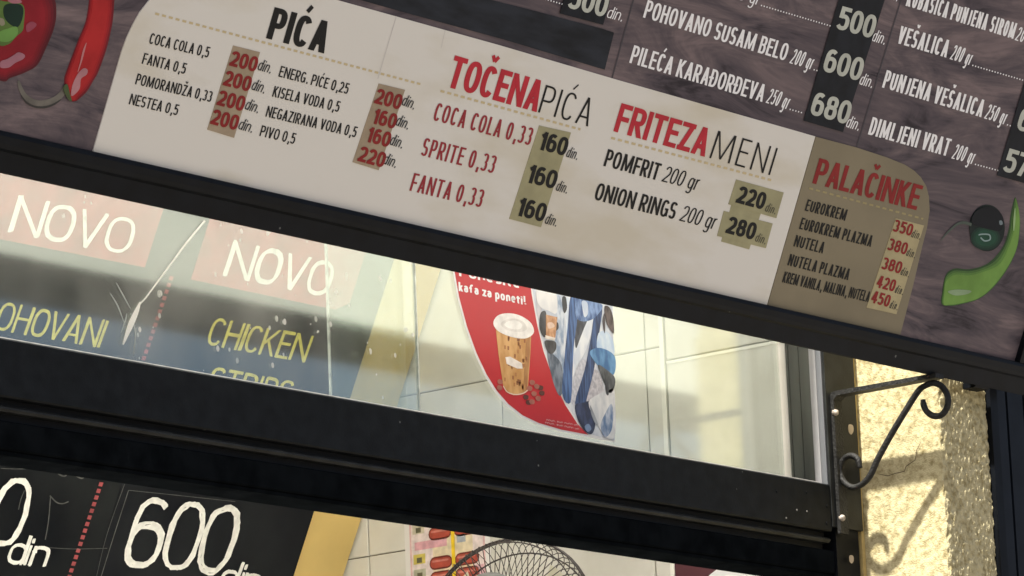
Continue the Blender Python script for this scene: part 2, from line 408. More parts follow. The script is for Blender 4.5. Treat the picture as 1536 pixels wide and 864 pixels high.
def layout(text, width, h, tx, ty, shear=0.0, gap=None, jit=0.0, passes=1, space=.42):
    """lettering of given width and cap height at the origin; returns vertices (u, v, layer) and faces"""
    gap = tx*0.55 if gap is None else gap
    ws = []
    for ch in text:
        ws.append(None if ch == ' ' else GL[ch][0])
    fixed = sum((tx if w is not None else 0) for w in ws)+gap*(len(text)-1)
    unit = sum((w if w is not None else space) for w in ws)
    k = max(0.02*h, (width-fixed)/max(unit, .01))
    V = []; F = []; x = 0.0
    for ch in text:
        if ch == ' ': x += k*space+gap; continue
        gw, paths = GL[ch]; cw = gw*k
        for ps in range(passes):
            lay = 0
            for typ, pts in paths:
                jx = lambda: random.uniform(-jit, jit)
                ox, oy = jx(), jx()
                ytop = lambda y: ty/2+y*(h-ty)
                if typ in 'LD':
                    (xa, ya), (xb, yb) = pts
                    xa = x+tx/2+xa*cw+ox+jx()*.5; xb = x+tx/2+xb*cw+ox+jx()*.5
                    ya = ya*h+oy; yb = yb*h+oy
                    th = tx*(.80 if typ == 'D' else 1)*(1+0.12*min(1, abs(xb-xa)/max(1e-6, abs(yb-ya))))
                    vv = [(xa-th/2, ya), (xa+th/2, ya), (xb+th/2, yb), (xb-th/2, yb)]
                    ff = [(0, 1, 2, 3)] if yb > ya else [(3, 2, 1, 0)]
                elif typ == 'H':
                    (xa, ya), (xb, yb) = pts
                    xa = x+xa*cw+ox+(tx*.0 if xa <= 0 else tx/2); xb = x+tx/2+xb*cw+(tx/2 if xb >= .85 else 0)+ox
                    yy = ytop(ya)+oy
                    vv = [(xa, yy-ty/2), (xb, yy-ty/2+jx()*.3), (xb, yy+ty/2+jx()*.3), (xa, yy+ty/2)]; ff = [(0, 1, 2, 3)]
                else:
                    q = []
                    for (px_, py_) in pts:
                        yy = py_*h if (typ in 'PA' and (py_ > 1.02 or py_ < -.001)) else ytop(py_)
                        q.append((x+tx/2+px_*cw+ox+(tx*0.4 if ch in '.,!' else 0), yy+oy))
                    if jit > 0:
                        q = [(a+jx()*.35, b+jx()*.35) for a, b in q]
                    kk = .66 if typ == 'A' else 1
                    vv, ff = ribbon(q, tx*kk, ty*kk, typ == 'C')
                b0 = len(V); V += [(a+b*shear, b, lay+ps*3) for a, b in vv]; F += [tuple(i+b0 for i in f) for f in ff]
                lay += 1
        x += cw+tx+gap
    return V, F

def text(pl, s, p0, p1, hpx, tpx, m, parent, n=0.0, ty=None, shear=0.0, gap=None, name='lettering', jit=0.0, passes=1, dots=None, label=None, space=.42):
    """lettering between two measured baseline points of a board"""
    a = pl.px(*p0); b = pl.px(*p1)
    d = Vector((b[0]-a[0], b[1]-a[1])); w = d.length; d.normalize(); e = Vector((-d.y, d.x))
    mx, my = (p0[0]+p1[0])/2, (p0[1]+p1[1])/2
    us, vs = pl.uscale(mx, my), pl.vscale(mx, my)
    tx = tpx*us; tyv = (ty if ty else tpx*.88)*vs
    V, F = layout(s, w, hpx*vs, tx, tyv, shear, None if gap is None else gap*us, jit*vs, passes, space)
    VV = []
    for (x, y, l) in V:
        q = Vector(a)+d*x+e*y
        VV.append(pl.pt(q.x, q.y, n+0.00008*l))
    if dots:                                            # leader dots up to the price
        c = pl.px(*dots); g = Vector((c[0]-b[0], c[1]-b[1])); st = 4.6*us; k = int(g.length/st); g.normalize()
        for i in range(1, k+1):
            q = Vector(b)+g*st*i; r_ = 0.9*us; rv = 0.9*vs*1.2; i0 = len(VV)
            for sx_, sy_ in ((-1, 0), (1, 0), (1, 2), (-1, 2)): VV.append(pl.pt(q.x+sx_*r_, q.y+sy_*rv, n))
            F.append((i0, i0+1, i0+2, i0+3))
    return obj(name, VV, F, m, parent, False, label)

def dashes(pl, p0, p1, m, parent, n, dash=6.5, gap=4.5, th=3.6, name='dashed_line', label=None):
    a = Vector(pl.px(*p0)); b = Vector(pl.px(*p1)); us = pl.uscale(*p0); vs = pl.vscale(*p0)
    d = (b-a); Lt = d.length; d.normalize(); e = Vector((-d.y, d.x))
    lean = abs(d.y) > abs(d.x)
    k = vs if lean else us
    V = []; F = []; s = 0.0
    while s < Lt:
        s1 = min(Lt, s+dash*k); w = th*(us if lean else vs)/2
        for q in (a+d*s-e*w, a+d*s1-e*w, a+d*s1+e*w, a+d*s+e*w): V.append(pl.pt(q.x, q.y, n))
        i = len(V)-4; F.append((i, i+1, i+2, i+3)); s += (dash+gap)*k
    return obj(name, V, F, m, parent, False, label)

def stroke(pl, pts, wpx, m, parent, n, name, closed=False, sm=True, label=None):
    """a drawn line of varying width through measured points"""
    q = [pl.px(*p) for p in pts]
    ws = wpx if isinstance(wpx, (list, tuple)) else [wpx]*len(q)
    q = [(a, b, w) for (a, b), w in zip(q, ws)]
    if sm: q = smoothpts(q, closed, 5)
    us, vs = pl.uscale(*pts[0]), pl.vscale(*pts[0])
    V = []; N_ = len(q)
    for i in range(N_):
        a = q[i-1] if i > 0 or closed else q[i]; b = q[(i+1) % N_] if i < N_-1 or closed else q[i]
        dx, dy = b[0]-a[0], b[1]-a[1]; l = math.hypot(dx, dy) or 1e-9
        nx, ny = -dy/l, dx/l; w = q[i][2]/2
        V.append(pl.pt(q[i][0]+nx*w*us, q[i][1]+ny*w*vs, n)); V.append(pl.pt(q[i][0]-nx*w*us, q[i][1]-ny*w*vs, n))
    F = [(2*i, 2*i+1, (2*i+3) % (2*N_), (2*i+2) % (2*N_)) for i in range(N_ if closed else N_-1)]
    return obj(name, V, F, m, parent, False, label)

# ------------------------------------------------------------------ where the big planes are
FAC = Plane((0, 0, 0), (1, 0, 0), (0, 0, 1), (0, -1, 0))            # front of the window frame
def facx(px_, py_, y=0.0): return FAC.px(px_, py_, -y)[0]
def facz(px_, py_, y=0.0): return FAC.px(px_, py_, -y)[1]
X_JAMB = facx(1240, 640)
X_TILE = X_JAMB
X_BR = facx(1251, 620)
SIDE = Plane((X_BR, 0, 0), (0, -1, 0), (0, 0, 1), (-1, 0, 0))       # plane of the scroll bracket
TILEW = Plane((X_TILE, 0, 0), (0, -1, 0), (0, 0, 1), (-1, 0, 0))    # face of the tiled side wall
X_P = facx(1287, 600)
PILL = Plane((X_P, 0, 0), (0, -1, 0), (0, 0, 1), (-1, 0, 0))
bar_end = SIDE.wp(1400, 566)
up_b = Vector((0, -math.sin(TILT), math.cos(TILT))); n_b = Vector((0, -math.cos(TILT), -math.sin(TILT)))
edge_low = SIDE.wp(1398, 563)
MENU = Plane((0, edge_low.y, edge_low.z), (1, 0, 0), up_b, n_b)     # face of the menu board
up_c = Vector((0, -math.sin(TILT_CHALK), math.cos(TILT_CHALK))); n_c = Vector((0, -math.cos(TILT_CHALK), -math.sin(TILT_CHALK)))
hood_pt = TILEW.wp(611, 575)
CHALK = Plane(hood_pt, (1, 0, 0), up_c, n_c)                        # face of the sloping chalk menu
PY = -0.0
y_front = -PILL.px(1408, 600)[0]                                    # front of the plaster pillar
print('XJ', X_JAMB, 'XB', X_BR, 'XP', X_P, 'bar', bar_end, 'menu', MENU.O, 'hood', hood_pt, 'pillar front', y_front)
ZR = facz(1250, 690)

# ------------------------------------------------------------------ setting: ground
g = Geo(); g.add([(-300, -300, 0), (300, -300, 0), (300, 300, 0), (-300, 300, 0)], [(0, 1, 2, 3)])
tag(g.build('pavement', mat('pavement', (0.175, 0.162, 0.145), 0.85, 0.2, 3, bump=0.3, bscale=40)), kind='structure')

# ------------------------------------------------------------------ kiosk walls
plaster_in = mat('inside plaster', (0.72, 0.69, 0.60), 0.8, 0.08, 6)
zt = facz(400, 578)            # top of the window's bottom rail
z_head = zt+0.62
M_TILE = mat('beige tile', (0.57, 0.555, 0.495), 0.32, 0.0, 9, c2=(0.70, 0.69, 0.64), lo=0.3, hi=0.7, bump=0.02, bscale=30)
M_GROUT = mat('grey grout', (0.22, 0.20, 0.165), 0.8)
M_TRIM = mat('white tile trim', (0.80, 0.79, 0.72), 0.4)

tw = thing('tiled_wall', 'beige marbled tile wall inside the kiosk behind the window', 'tiled wall', (X_TILE+0.08, 0.09, 0))
g = Geo(); g.box(X_TILE+0.012, X_TILE+0.16, 0.075, 2.6, 0.0, z_head+0.44)
g.build('wall', M_GROUT, tw)
def zt_tile(px_, py_): return TILEW.px(px_, py_)[1]
def yt_tile(px_, py_): return -TILEW.px(px_, py_)[0]
y_end = 0.072
y_trim = yt_tile(1000, 600)
zl = zt_tile(1077, 526)
g = Geo()
def tile(ya, yb, za, zb, xface, gp=0.0012, th=0.010):
    b = 0.0016
    x0 = xface; y0, y1, z0, z1 = ya+gp, yb-gp, za+gp, zb-gp
    if y1-y0 < 2.5*b: return
    g.add([(x0+th, y0, z0), (x0+th, y1, z0), (x0+th, y1, z1), (x0+th, y0, z1),
           (x0+b*.6, y0, z0), (x0+b*.6, y1, z0), (x0+b*.6, y1, z1), (x0+b*.6, y0, z1),
           (x0, y0+b, z0+b), (x0, y1-b, z0+b), (x0, y1-b, z1-b), (x0, y0+b, z1-b)],
          [(4, 5, 9, 8), (5, 6, 10, 9), (6, 7, 11, 10), (7, 4, 8, 11), (8, 9, 10, 11), (0, 1, 5, 4), (1, 2, 6, 5), (2, 3, 7, 6), (3, 0, 4, 7)])
# tiles at the front, up to the white trim
th_ = 0.235
for k in range(-14, 10): tile(y_end, y_trim-0.002, zl+k*th_, zl+(k+1)*th_, X_TILE)
# tiles further in, set a little back
TB = Plane((X_TILE+0.008, 0, 0), (0, -1, 0), (0, 0, 1), (-1, 0, 0))
z2 = TB.px(960, 526)[1]; ya_ = -TB.px(969, 560)[0]; yb_ = -TB.px(753, 614)[0]; tw_ = yb_-ya_
z3 = TB.px(567, 832)[1]; hh = z2-z3
tile(y_trim+0.008, ya_, z2-8*hh, z2, X_TILE+0.008) if False else None
for k in range(-9, 6):
    tile(y_trim+0.008, ya_, z2+k*hh, z2+(k+1)*hh, X_TILE+0.008, th=0.006)
    for j in range(0, 8):
        if ya_+(j+1)*tw_ < 2.6: tile(ya_+j*tw_, ya_+(j+1)*tw_, z2+k*hh, z2+(k+1)*hh, X_TILE+0.008, th=0.006)
g.build('tiles', M_TILE, tw)
g = Geo(); g.box(X_TILE-0.003, X_TILE+0.012, y_trim-0.001, y_trim+0.0075, 0.0, z_head+0.43); g.build('trim_strip', M_TRIM, tw)
g = Geo(); g.box(X_TILE-0.0015, X_TILE+0.0, y_end+0.002, y_trim-0.004, zl-0.0065, zl-0.0015); g.build('tile_edge_glare', M_TRIM, tw)  # white strip painted as the glare along the tile's edge

g = Geo(); g.box(-3.4, X_TILE+0.012, 2.602, 2.75, 0, z_head+0.44)
tag(g.build('back_wall', plaster_in), 'plain cream back wall deep inside the kiosk', 'wall')
g = Geo(); g.box(-3.55, -3.402, 0.0, 2.75, 0, z_head+0.44)
tag(g.build('side_wall', plaster_in), 'plain cream left wall of the kiosk, out past the chalk menu', 'wall')
g = Geo(); g.box(-3.40, X_JAMB+0.03, 0.012, 0.10, z_head+0.05, z_head+0.44)
tag(g.build('fascia_wall', plaster_in), 'cream wall over the window, hidden behind the menu board', 'wall')
g = Geo(); g.box(-3.4, X_JAMB-0.001, 0.002, 0.14, 0, facz(400, 1050))
tag(g.build('counter_wall', M_BLACK2), 'black counter front below the serving window', 'wall')
# unseen translucent roof, added to light the stall, open at front left
rm = bpy.data.materials.new('added translucent roof'); rm.use_nodes = True
nt = rm.node_tree; nt.nodes.remove(nt.nodes['Principled BSDF'])
tl = nt.nodes.new('ShaderNodeBsdfTranslucent'); tl.inputs[0].default_value = (0.96, 0.96, 0.92, 1)
nt.links.new(tl.outputs[0], nt.nodes['Material Output'].inputs['Surface'])
g = Geo(); zr_ = z_head+0.45; xo = X_TILE-1.15
g.add([(xo, 0.0, zr_), (X_TILE+0.2, 0.0, zr_), (X_TILE+0.2, 2.8, zr_), (xo, 2.8, zr_)], [(0, 1, 2, 3)])
g.add([(-3.6, 0.75, zr_), (xo, 0.75, zr_), (xo, 2.8, zr_), (-3.6, 2.8, zr_)], [(0, 1, 2, 3)])
tag(g.build('added_roof_sheet', rm), 'unseen translucent white sheet added over the kiosk to light its inside', 'roof')

g = Geo(); g.box(-3.395, X_TILE-0.004, 0.16, 0.95, zt-0.62, zt-0.58)  # unseen white slab, added to bounce sunlight onto hood and tiles
tag(g.build('reflector', mat('white worktop', (0.88, 0.87, 0.83), 0.5, .03, 8)), 'white worktop slab, unseen, added below the serving window to bounce sunlight', 'reflector')

# ------------------------------------------------------------------ window frame
wf = thing('window_frame', 'black aluminium window frame with a thick bottom rail under the dirty glass', 'window', (X_JAMB-1.0, 0.05, zt))
zz = lambda y_: facz(400, y_)
XL = -3.4
g = Geo(); g.box(XL, X_JAMB-0.0015, 0.0, 0.075, zz(659), zz(577), 0.002); g.build('bottom_rail', M_BLACK, wf)
g = Geo(); g.box(XL, X_JAMB-0.0015, 0.016, 0.07, zz(669), zz(659)); g.build('groove', M_RAIL, wf)
g = Geo(); g.box(XL, X_JAMB-0.0015, 0.004, 0.07, zz(678), zz(669), 0.003); g.build('drip_bead', M_BLACK2, wf)
g = Geo(); g.box(XL, X_JAMB-0.0015, 0.020, 0.07, zz(690), zz(678)); g.build('groove', M_RAIL, wf)
g = Geo(); g.box(XL, X_JAMB+0.012, 0.008, 0.075, zz(731), zz(690), 0.002); g.build('transom', M_MATT, wf)
g = Geo(); g.box(XL, X_JAMB+0.012, 0.012, 0.07, zz(738), zz(731), 0.001); g.build('lip', M_MATT, wf)
g = Geo(); g.box(XL, X_JAMB-0.004, 0.018, 0.030, zz(577), zz(570), 0.001)
g.build('glass_track', mat('aluminium track', (0.42, 0.41, 0.38), 0.5, 0.2, 60), wf, label='pale worn glass track along the bottom rail')
# right jamb, full height, and the plaster-side beading
xj1 = facx(1284, 640)
g = Geo(); g.box(X_JAMB, xj1, -0.002, 0.0702, facz(1262, 792), z_head+0.05, 0.0); g.build('jamb', M_BLACK2, wf)
g = Geo(); g.box(X_JAMB+0.014, xj1-0.006, 0.004, 0.0702, 0.4, facz(1262, 792)); g.build('jamb', M_RAIL, wf)
g = Geo(); g.box(XL, X_JAMB, 0.0, 0.08, z_head, z_head+0.05); g.build('head_rail', M_BLACK, wf)
g = Geo(); g.box(X_JAMB-0.0042, X_JAMB-0.0006, 0.0125, 0.0245, zt, z_head)
g.build('sash_edge', mat('white aluminium', (0.27, 0.27, 0.28), 0.4, 0.08, 30), wf, label='white upright edge of the sliding sash')
g = Geo(); g.box(X_JAMB-0.0036, X_JAMB-0.0006, 0.002, 0.0122, zt, z_head); g.build('sash_channel', mat('grey channel', (0.10, 0.105, 0.115), 0.4), wf)
# the dark inside of the frame, between sash and tiles
g = Geo()
for (ya, yb, dx) in ((0.0248, 0.034, 0.0030), (0.0342, 0.046, 0.0015), (0.0462, 0.056, 0.0028), (0.0562, 0.066, 0.0018), (0.0662, 0.0705, 0.0034)):
    g.box(X_JAMB-dx, X_JAMB-0.0003, ya, yb, zt-0.3, z_head)
g.build('reveal', mat('reveal grey', (0.055, 0.060, 0.052), 0.25, 0.4, 18, stretch=(1, 1, 0.1)), wf)
for (a, b, r_) in ((1165, 737, .0022), (1195, 765, .0015), (1179, 777, .0015), (1210, 739, .0022), (1241, 785, .003), (1241, 759, .0025), (1210, 767, .0014)):
    p = FAC.wp(a, b); gg = Geo()
    gg.tube([p+Vector((0, -0.0012, 0)), p+Vector((0, 0.002, 0))], r_, 8)
    gg.build('screw_hole', M_RAIL if r_ > .0021 else mat('bare metal', (0.16, 0.16, 0.15), 0.5), wf)

# glass: two sliding panes that overlap
x_a1 = facx(626, 500, 0.068); x_b0 = facx(493.5, 480, 0.082)
M_GL1, M_GL2 = glass_mat(0.0, 1.35), glass_mat(4.7, .45, 0.0)
M_GEDGE = mat('glass edge', (0.62, 0.66, 0.60), 0.25, 0.3, 40)
pa = thing('glass_pane', 'dirty left sliding glass pane with a scratched streak, in front of the NOVO chalk menu', 'glass pane', (x_a1-0.8, 0.07, zt))
g = Geo(); g.box(XL, x_a1-0.0012, 0.068, 0.071, zt-0.006, z_head-0.002); g.build('glass', M_GL1, pa)
g = Geo(); g.box(x_a1-0.0012, x_a1+0.0008, 0.0675, 0.0715, zt-0.006, z_head-0.002); g.build('edge', M_GEDGE, pa)
pb = thing('glass_pane', 'clearer right sliding glass pane carrying the coffee poster', 'glass pane', (x_b0+0.6, 0.084, zt))
g = Geo(); g.box(x_b0+0.0012, X_JAMB-0.006, 0.082, 0.085, zt-0.006, z_head-0.002); g.build('glass', M_GL2, pb)
g = Geo(); g.box(x_b0-0.0008, x_b0+0.0012, 0.0815, 0.0855, zt-0.006, z_head-0.002); g.build('edge', M_GEDGE, pb)
GA = Plane((0, 0.068, 0), (1, 0, 0), (0, 0, 1), (0, -1, 0))
M_SCR = mat('white scratch', (0.85, 0.85, 0.80), 0.6)
stroke(GA, [(307, 331), (281, 362), (258, 393), (235, 424), (218, 447), (209, 456)], [2.6, 2.6, 2.4, 2.2, 2.0, 2.2], M_SCR, pa, 0.0006, 'streak')
stroke(GA, [(210, 453), (204, 468), (196, 486), (190, 501), (184, 517)], [2.0, 6.5, 8.0, 5.5, 2.0], M_SCR, pa, 0.0008, 'streak')
M_SMEAR = mat('grey smear', (0.42, 0.46, 0.45), 0.7)
for pts in ([(174, 424), (184, 442), (196, 464)], [(165, 440), (176, 458), (186, 484)], [(196, 470), (203, 500), (200, 532)], [(181, 500), (188, 480), (190, 470)]):
    stroke(GA, pts, [0.6, 1.8, 0.6], M_SMEAR, pa, 0.0004, 'smear')

# ------------------------------------------------------------------ coffee poster stuck inside the glass
GB = Plane((0, 0.0815, 0), (1, 0, 0), (0, 0, 1), (0, -1, 0))
cp = thing('coffee_poster', 'red coffee poster with a paper cup, curved left edge, stuck on the window glass', 'poster', GB.wp(800, 540))
c_red = mat('poster red', (0.50, 0.012, 0.022), 0.35, 0.05, 10)
out = [(676, 380), (679, 405), (686, 445), (698, 490), (712, 530), (727, 563), (742, 588), (760, 609), (782, 626), (806, 637), (840, 647), (880, 655), (922, 663), (921, 560), (919, 455), (917, 400)]
prism(GB, pxpoly(GB, out), -0.0004, 0.0, 'sheet', mat('poster white', (0.78, 0.78, 0.80), 0.35), cp)
redp = [(678.5, 380), (681.5, 405), (688.5, 445), (700.5, 490), (714.5, 529), (729.5, 561), (745, 586), (763, 606.5), (784, 623), (808, 634.5), (842, 644.5), (882, 652), (866, 636), (848, 608), (830, 570), (815, 527), (805, 485), (797, 440), (792, 400), (790, 380)]
prism(GB, pxpoly(GB, redp), 0.0001, 0.0004, 'red_field', c_red, cp)
# photo half: pale coat, blue scarf, dark glove, small cup
def patch(name, pts, c, n, parent=cp, pl=GB, sm=True, rough=.4, c2=None, sc_=70, st_=(1, 1, .5)):
    q = pxpoly(pl, pts)
    if sm: q = smoothpts(q, True, 4)
    key = 'print %.3f %.3f %.3f' % c
    m = mat(key, c, rough, 0.14, 60) if c2 is None else mat(key+' mix', c, rough, 0, sc_, c2=c2, stretch=st_, lo=.40, hi=.62)
    return prism(pl, q, n-0.0001, n, name, m, parent)
patch('coat', [(797, 425), (808, 428), (845, 440), (880, 450), (919, 456), (921, 560), (922, 661), (884, 651), (868, 634), (850, 606), (832, 568), (817, 525), (807, 483)], (0.50, 0.55, 0.64), 0.0003, sm=False, c2=(0.72, 0.76, 0.82), sc_=40)
patch('sleeve', [(829, 442), (840, 446), (846, 480), (845, 520), (846, 566), (838, 590), (829, 566), (820, 528), (826, 500), (836, 480)], (0.24, 0.32, 0.46), 0.0005, c2=(0.62, 0.68, 0.76), sc_=90)
patch('coat_shade', [(820, 528), (832, 534), (842, 548), (845, 580), (839, 594), (829, 572)], (0.060, 0.085, 0.13), 0.0006, c2=(0.20, 0.24, 0.31), sc_=90)
patch('coat_shade', [(845, 556), (850, 540), (853, 560), (852, 590), (846, 592)], (0.16, 0.20, 0.30), 0.0006, c2=(0.5, 0.54, 0.62), sc_=110)
patch('hat', [(806, 428), (826, 430), (835, 446), (834, 470), (822, 466), (812, 462), (805, 450)], (0.66, 0.67, 0.70), 0.0007, c2=(0.80, 0.80, 0.80), sc_=50)
patch('hat_shade', [(803, 440), (808, 432), (811, 448), (812, 470), (807, 480)], (0.40, 0.40, 0.45), 0.0006, c2=(0.62, 0.62, 0.66))
patch('dark_collar', [(843, 446), (848, 446), (850, 462), (846, 470), (843, 460)], (0.035, 0.04, 0.05), 0.0008)
patch('pullover', [(850, 446), (884, 452), (876, 500), (866, 540), (858, 566), (853, 545), (848, 490)], (0.58, 0.66, 0.78), 0.0006, c2=(0.78, 0.82, 0.87), sc_=60)
patch('knit', [(862, 560), (872, 540), (881, 545), (878, 570), (868, 606), (858, 606), (857, 590)], (0.44, 0.46, 0.54), 0.0007, c2=(0.62, 0.63, 0.70), sc_=160, st_=(1, 1, 1))
patch('knit', [(884, 560), (896, 556), (905, 580), (904, 600), (890, 606), (876, 610), (880, 590)], (0.36, 0.36, 0.42), 0.0007, c2=(0.56, 0.55, 0.60), sc_=160, st_=(1, 1, 1))
patch('scarf', [(855, 446), (866, 450), (865, 480), (860, 520), (858, 560), (855, 604), (843, 592), (846, 540), (851, 490)], (0.022, 0.055, 0.16), 0.0009, c2=(0.085, 0.18, 0.42), sc_=120, st_=(1.6, 1, .18))
patch('scarf', [(864, 448), (884, 452), (903, 458), (896, 472), (886, 480), (872, 482), (863, 474)], (0.045, 0.10, 0.26), 0.0010, c2=(0.22, 0.34, 0.60), sc_=110)
patch('scarf_fold', [(872, 452), (880, 454), (881, 470), (876, 476), (873, 464)], (0.50, 0.58, 0.72), 0.0012, c2=(0.7, 0.76, 0.84))
patch('scarf', [(892, 466), (903, 459), (897, 508), (890, 556), (880, 596), (873, 622), (862, 604), (876, 556), (886, 505)], (0.012, 0.028, 0.09), 0.0009, c2=(0.05, 0.11, 0.28), sc_=120, st_=(1.6, 1, .18))
patch('shadow_fold', [(866, 478), (884, 478), (879, 494), (870, 512), (863, 522), (862, 500)], (0.030, 0.035, 0.05), 0.0008, c2=(0.09, 0.10, 0.13))
patch('lapel', [(880, 482), (888, 476), (886, 500), (876, 530), (863, 548), (862, 530)], (0.60, 0.66, 0.76), 0.00095, c2=(0.76, 0.80, 0.85))
patch('blue_sleeve', [(884, 528), (900, 522), (921, 534), (921, 560), (910, 560), (894, 546)], (0.035, 0.13, 0.32), 0.0011, c2=(0.13, 0.32, 0.58), sc_=60)
patch('sleeve_light', [(897, 500), (910, 498), (919, 512), (920, 534), (905, 526), (895, 524)], (0.42, 0.56, 0.76), 0.0010, c2=(0.66, 0.76, 0.86), sc_=60)
patch('dark_fold', [(896, 548), (908, 554), (921, 566), (921, 580), (914, 590), (905, 574)], (0.028, 0.035, 0.045), 0.0012, c2=(0.12, 0.13, 0.15))
patch('dark_fold', [(907, 572), (911, 574), (912, 592), (908, 590)], (0.03, 0.035, 0.05), 0.0013)
patch('hair', [(906, 460), (914, 462), (919, 478), (920, 500), (914, 494), (908, 482)], (0.030, 0.022, 0.024), 0.0012, c2=(0.12, 0.09, 0.09), sc_=120)
patch('hair', [(903, 482), (906, 470), (907, 490), (906, 500)], (0.07, 0.06, 0.07), 0.0012)
patch('denim', [(862, 608), (874, 604), (884, 604), (892, 632), (888, 650), (878, 648), (866, 630)], (0.012, 0.020, 0.055), 0.0011, c2=(0.04, 0.06, 0.15), sc_=80)
patch('cuff', [(882, 604), (900, 590), (916, 584), (921, 588), (922, 652), (908, 656), (894, 634)], (0.52, 0.55, 0.60), 0.0012, c2=(0.74, 0.75, 0.77), sc_=50)
patch('cuff_shade', [(900, 638), (908, 618), (916, 606), (919, 622), (916, 646), (906, 656)], (0.10, 0.18, 0.34), 0.0014, c2=(0.46, 0.52, 0.64), sc_=80)
patch('cuff_shade', [(884, 608), (889, 618), (896, 636), (892, 636), (886, 622)], (0.26, 0.29, 0.34), 0.0014)
patch('blue_glint', [(876, 640), (882, 636), (886, 644), (880, 648)], (0.16, 0.24, 0.40), 0.0014)
patch('glove', [(809, 474), (813, 467), (818, 468), (819, 482), (820, 500), (815, 506), (809, 494)], (0.020, 0.020, 0.024), 0.0011, c2=(0.07, 0.07, 0.08))
patch('glove', [(832, 486), (836, 484), (837, 492), (833, 496)], (0.03, 0.03, 0.035), 0.0011)
patch('glove', [(816, 512), (826, 511), (833, 514), (833, 524), (827, 531), (820, 527)], (0.020, 0.020, 0.024), 0.0012, c2=(0.06, 0.06, 0.07))
patch('small_cup', [(818, 472), (835, 476), (832, 508), (818, 504)], (0.42, 0.20, 0.09), 0.0013, sm=False, c2=(0.62, 0.36, 0.20), sc_=200)
patch('cup_mark', [(820, 485), (827, 484), (831, 490), (822, 493)], (0.70, 0.52, 0.42), 0.0014)
patch('cup_lid', [(817, 503), (832, 507), (831, 511), (817, 508)], (0.72, 0.66, 0.60), 0.0014, sm=False)
# the big paper cup
patch('cup', [(743, 493), (796, 503), (795, 530), (791, 586), (784, 591), (770, 593), (758, 588), (754, 578), (747, 530)], (0.50, 0.25, 0.075), 0.0008, sm=False, c2=(0.68, 0.40, 0.16), sc_=45)
random.seed(3)
for k in range(34):
    fx, fy = random.random(), random.random()
    yy = 504+fy*78; xl = 746+(yy-495)*.10; xr = 795-(yy-500)*.05
    xx = xl+3+fx*(xr-xl-6)
    patch('cup_print', [(xx-1.4, yy-3), (xx+1.2, yy-2.5), (xx+1.0, yy+3), (xx-1.2, yy+2.6)], (0.42, 0.18, 0.06) if k % 2 else (0.30, 0.11, 0.04), 0.0010, sm=False)
patch('cup_lid', [(739, 486), (745, 474), (760, 470), (778, 473), (794, 483), (800, 495), (797, 503), (786, 508), (768, 506), (748, 498)], (0.82, 0.80, 0.78), 0.0012)
patch('lid_hollow', [(750, 487), (757, 480), (771, 478), (785, 484), (789, 494), (780, 498), (762, 496)], (0.70, 0.68, 0.66), 0.0014)
patch('lid_glint', [(755, 487), (762, 482), (773, 481), (782, 487), (778, 494), (764, 493)], (0.84, 0.83, 0.81), 0.0015)
patch('cup_shade', [(789, 506), (795, 504), (794, 530), (790, 585), (784, 590), (786, 550)], (0.36, 0.16, 0.05), 0.0009, sm=False, c2=(0.50, 0.26, 0.09), sc_=60)
stroke(GB, [(754, 579), (760, 588), (772, 592), (784, 590), (791, 585)], 1.6, mat('cup rim', (0.75, 0.6, 0.5), .4), cp, 0.0012, 'cup_rim')
text(GB, 'kafa', (758, 546), (783, 553), 9, 2.0, M_WHITE, cp, 0.0012, name='cup_lettering') if False else None
patch('cup_mark', [(757, 536), (764, 535), (782, 545), (783, 553), (775, 553), (759, 546)], (0.80, 0.74, 0.70), 0.0013, sm=False)
for i, (bx, by) in enumerate([(788, 596), (797, 603), (806, 598), (812, 590), (804, 580), (797, 574), (810, 582), (800, 591), (793, 583), (792, 604), (749, 573), (748, 582)]):
    patch('coffee_bean', [(bx-4, by-1), (bx-1, by-4), (bx+4, by-2), (bx+3, by+3), (bx-2, by+3)], (0.36, 0.12, 0.09) if i % 3 else (0.10, 0.02, 0.015), 0.0010+0.0002*(i % 3))
text(GB, 'kafa za poneti!', (687.5, 436.5), (788, 458), 13.5, 2.6, M_WHITE, cp, 0.0008, ty=2.6, gap=1.4)
text(GB, 'Probaj te', (688, 416), (777, 435), 14, 3.4, M_WHITE, cp, 0.0008, ty=3.0) if 'b' in GL else text(GB, 'Ponesite', (688, 414), (780, 433), 14, 3.4, M_WHITE, cp, 0.0008, ty=3.0) if 'P' in GL and 's' in GL else None
for (a, b) in (((819, 631), (866, 639)), ((817, 635), (868, 645))):
    text(GB, 'nnun. aun nunn un', a, b, 3.2, 0.8, mat('small print', (0.62, 0.35, 0.36), .5), cp, 0.0008, name='small_print')

# ------------------------------------------------------------------ sloping hood and chalk menu inside
hd = prism(CHALK, [(-3.3, -0.50), (-0.002, -0.50), (-0.002, 0.42), (-3.3, 0.42)], -0.045, -0.005, 'sloping_hood', mat('yellow paint', (0.61, 0.445, 0.155), 0.55, 0.10, 6, bump=0.04, bscale=60), None)
tag(hd, 'yellow painted sloping panel beside the tile wall behind the chalk menu', 'panel')
M_CHB = mat('chalkboard', (0.005, 0.006, 0.008), 0.85, 0.0, 5, spec=.1, c2=(0.016, 0.018, 0.019), lo=0.35, hi=0.7)
M_CHB2 = mat('chalk card', (0.008, 0.009, 0.012), 0.85, 0.0, 7, spec=.1, c2=(0.018, 0.020, 0.022), lo=0.35, hi=0.7)
e1 = CHALK.px(590, 394); e2 = CHALK.px(440, 864)
ur = (e1[0]+e2[0])/2
cm = thing('chalk_menu', 'black chalk menu board with NOVO banners and hand drawn 600 din price, behind the glass', 'chalkboard', CHALK.pt(ur-1.0, 0, -0.004))
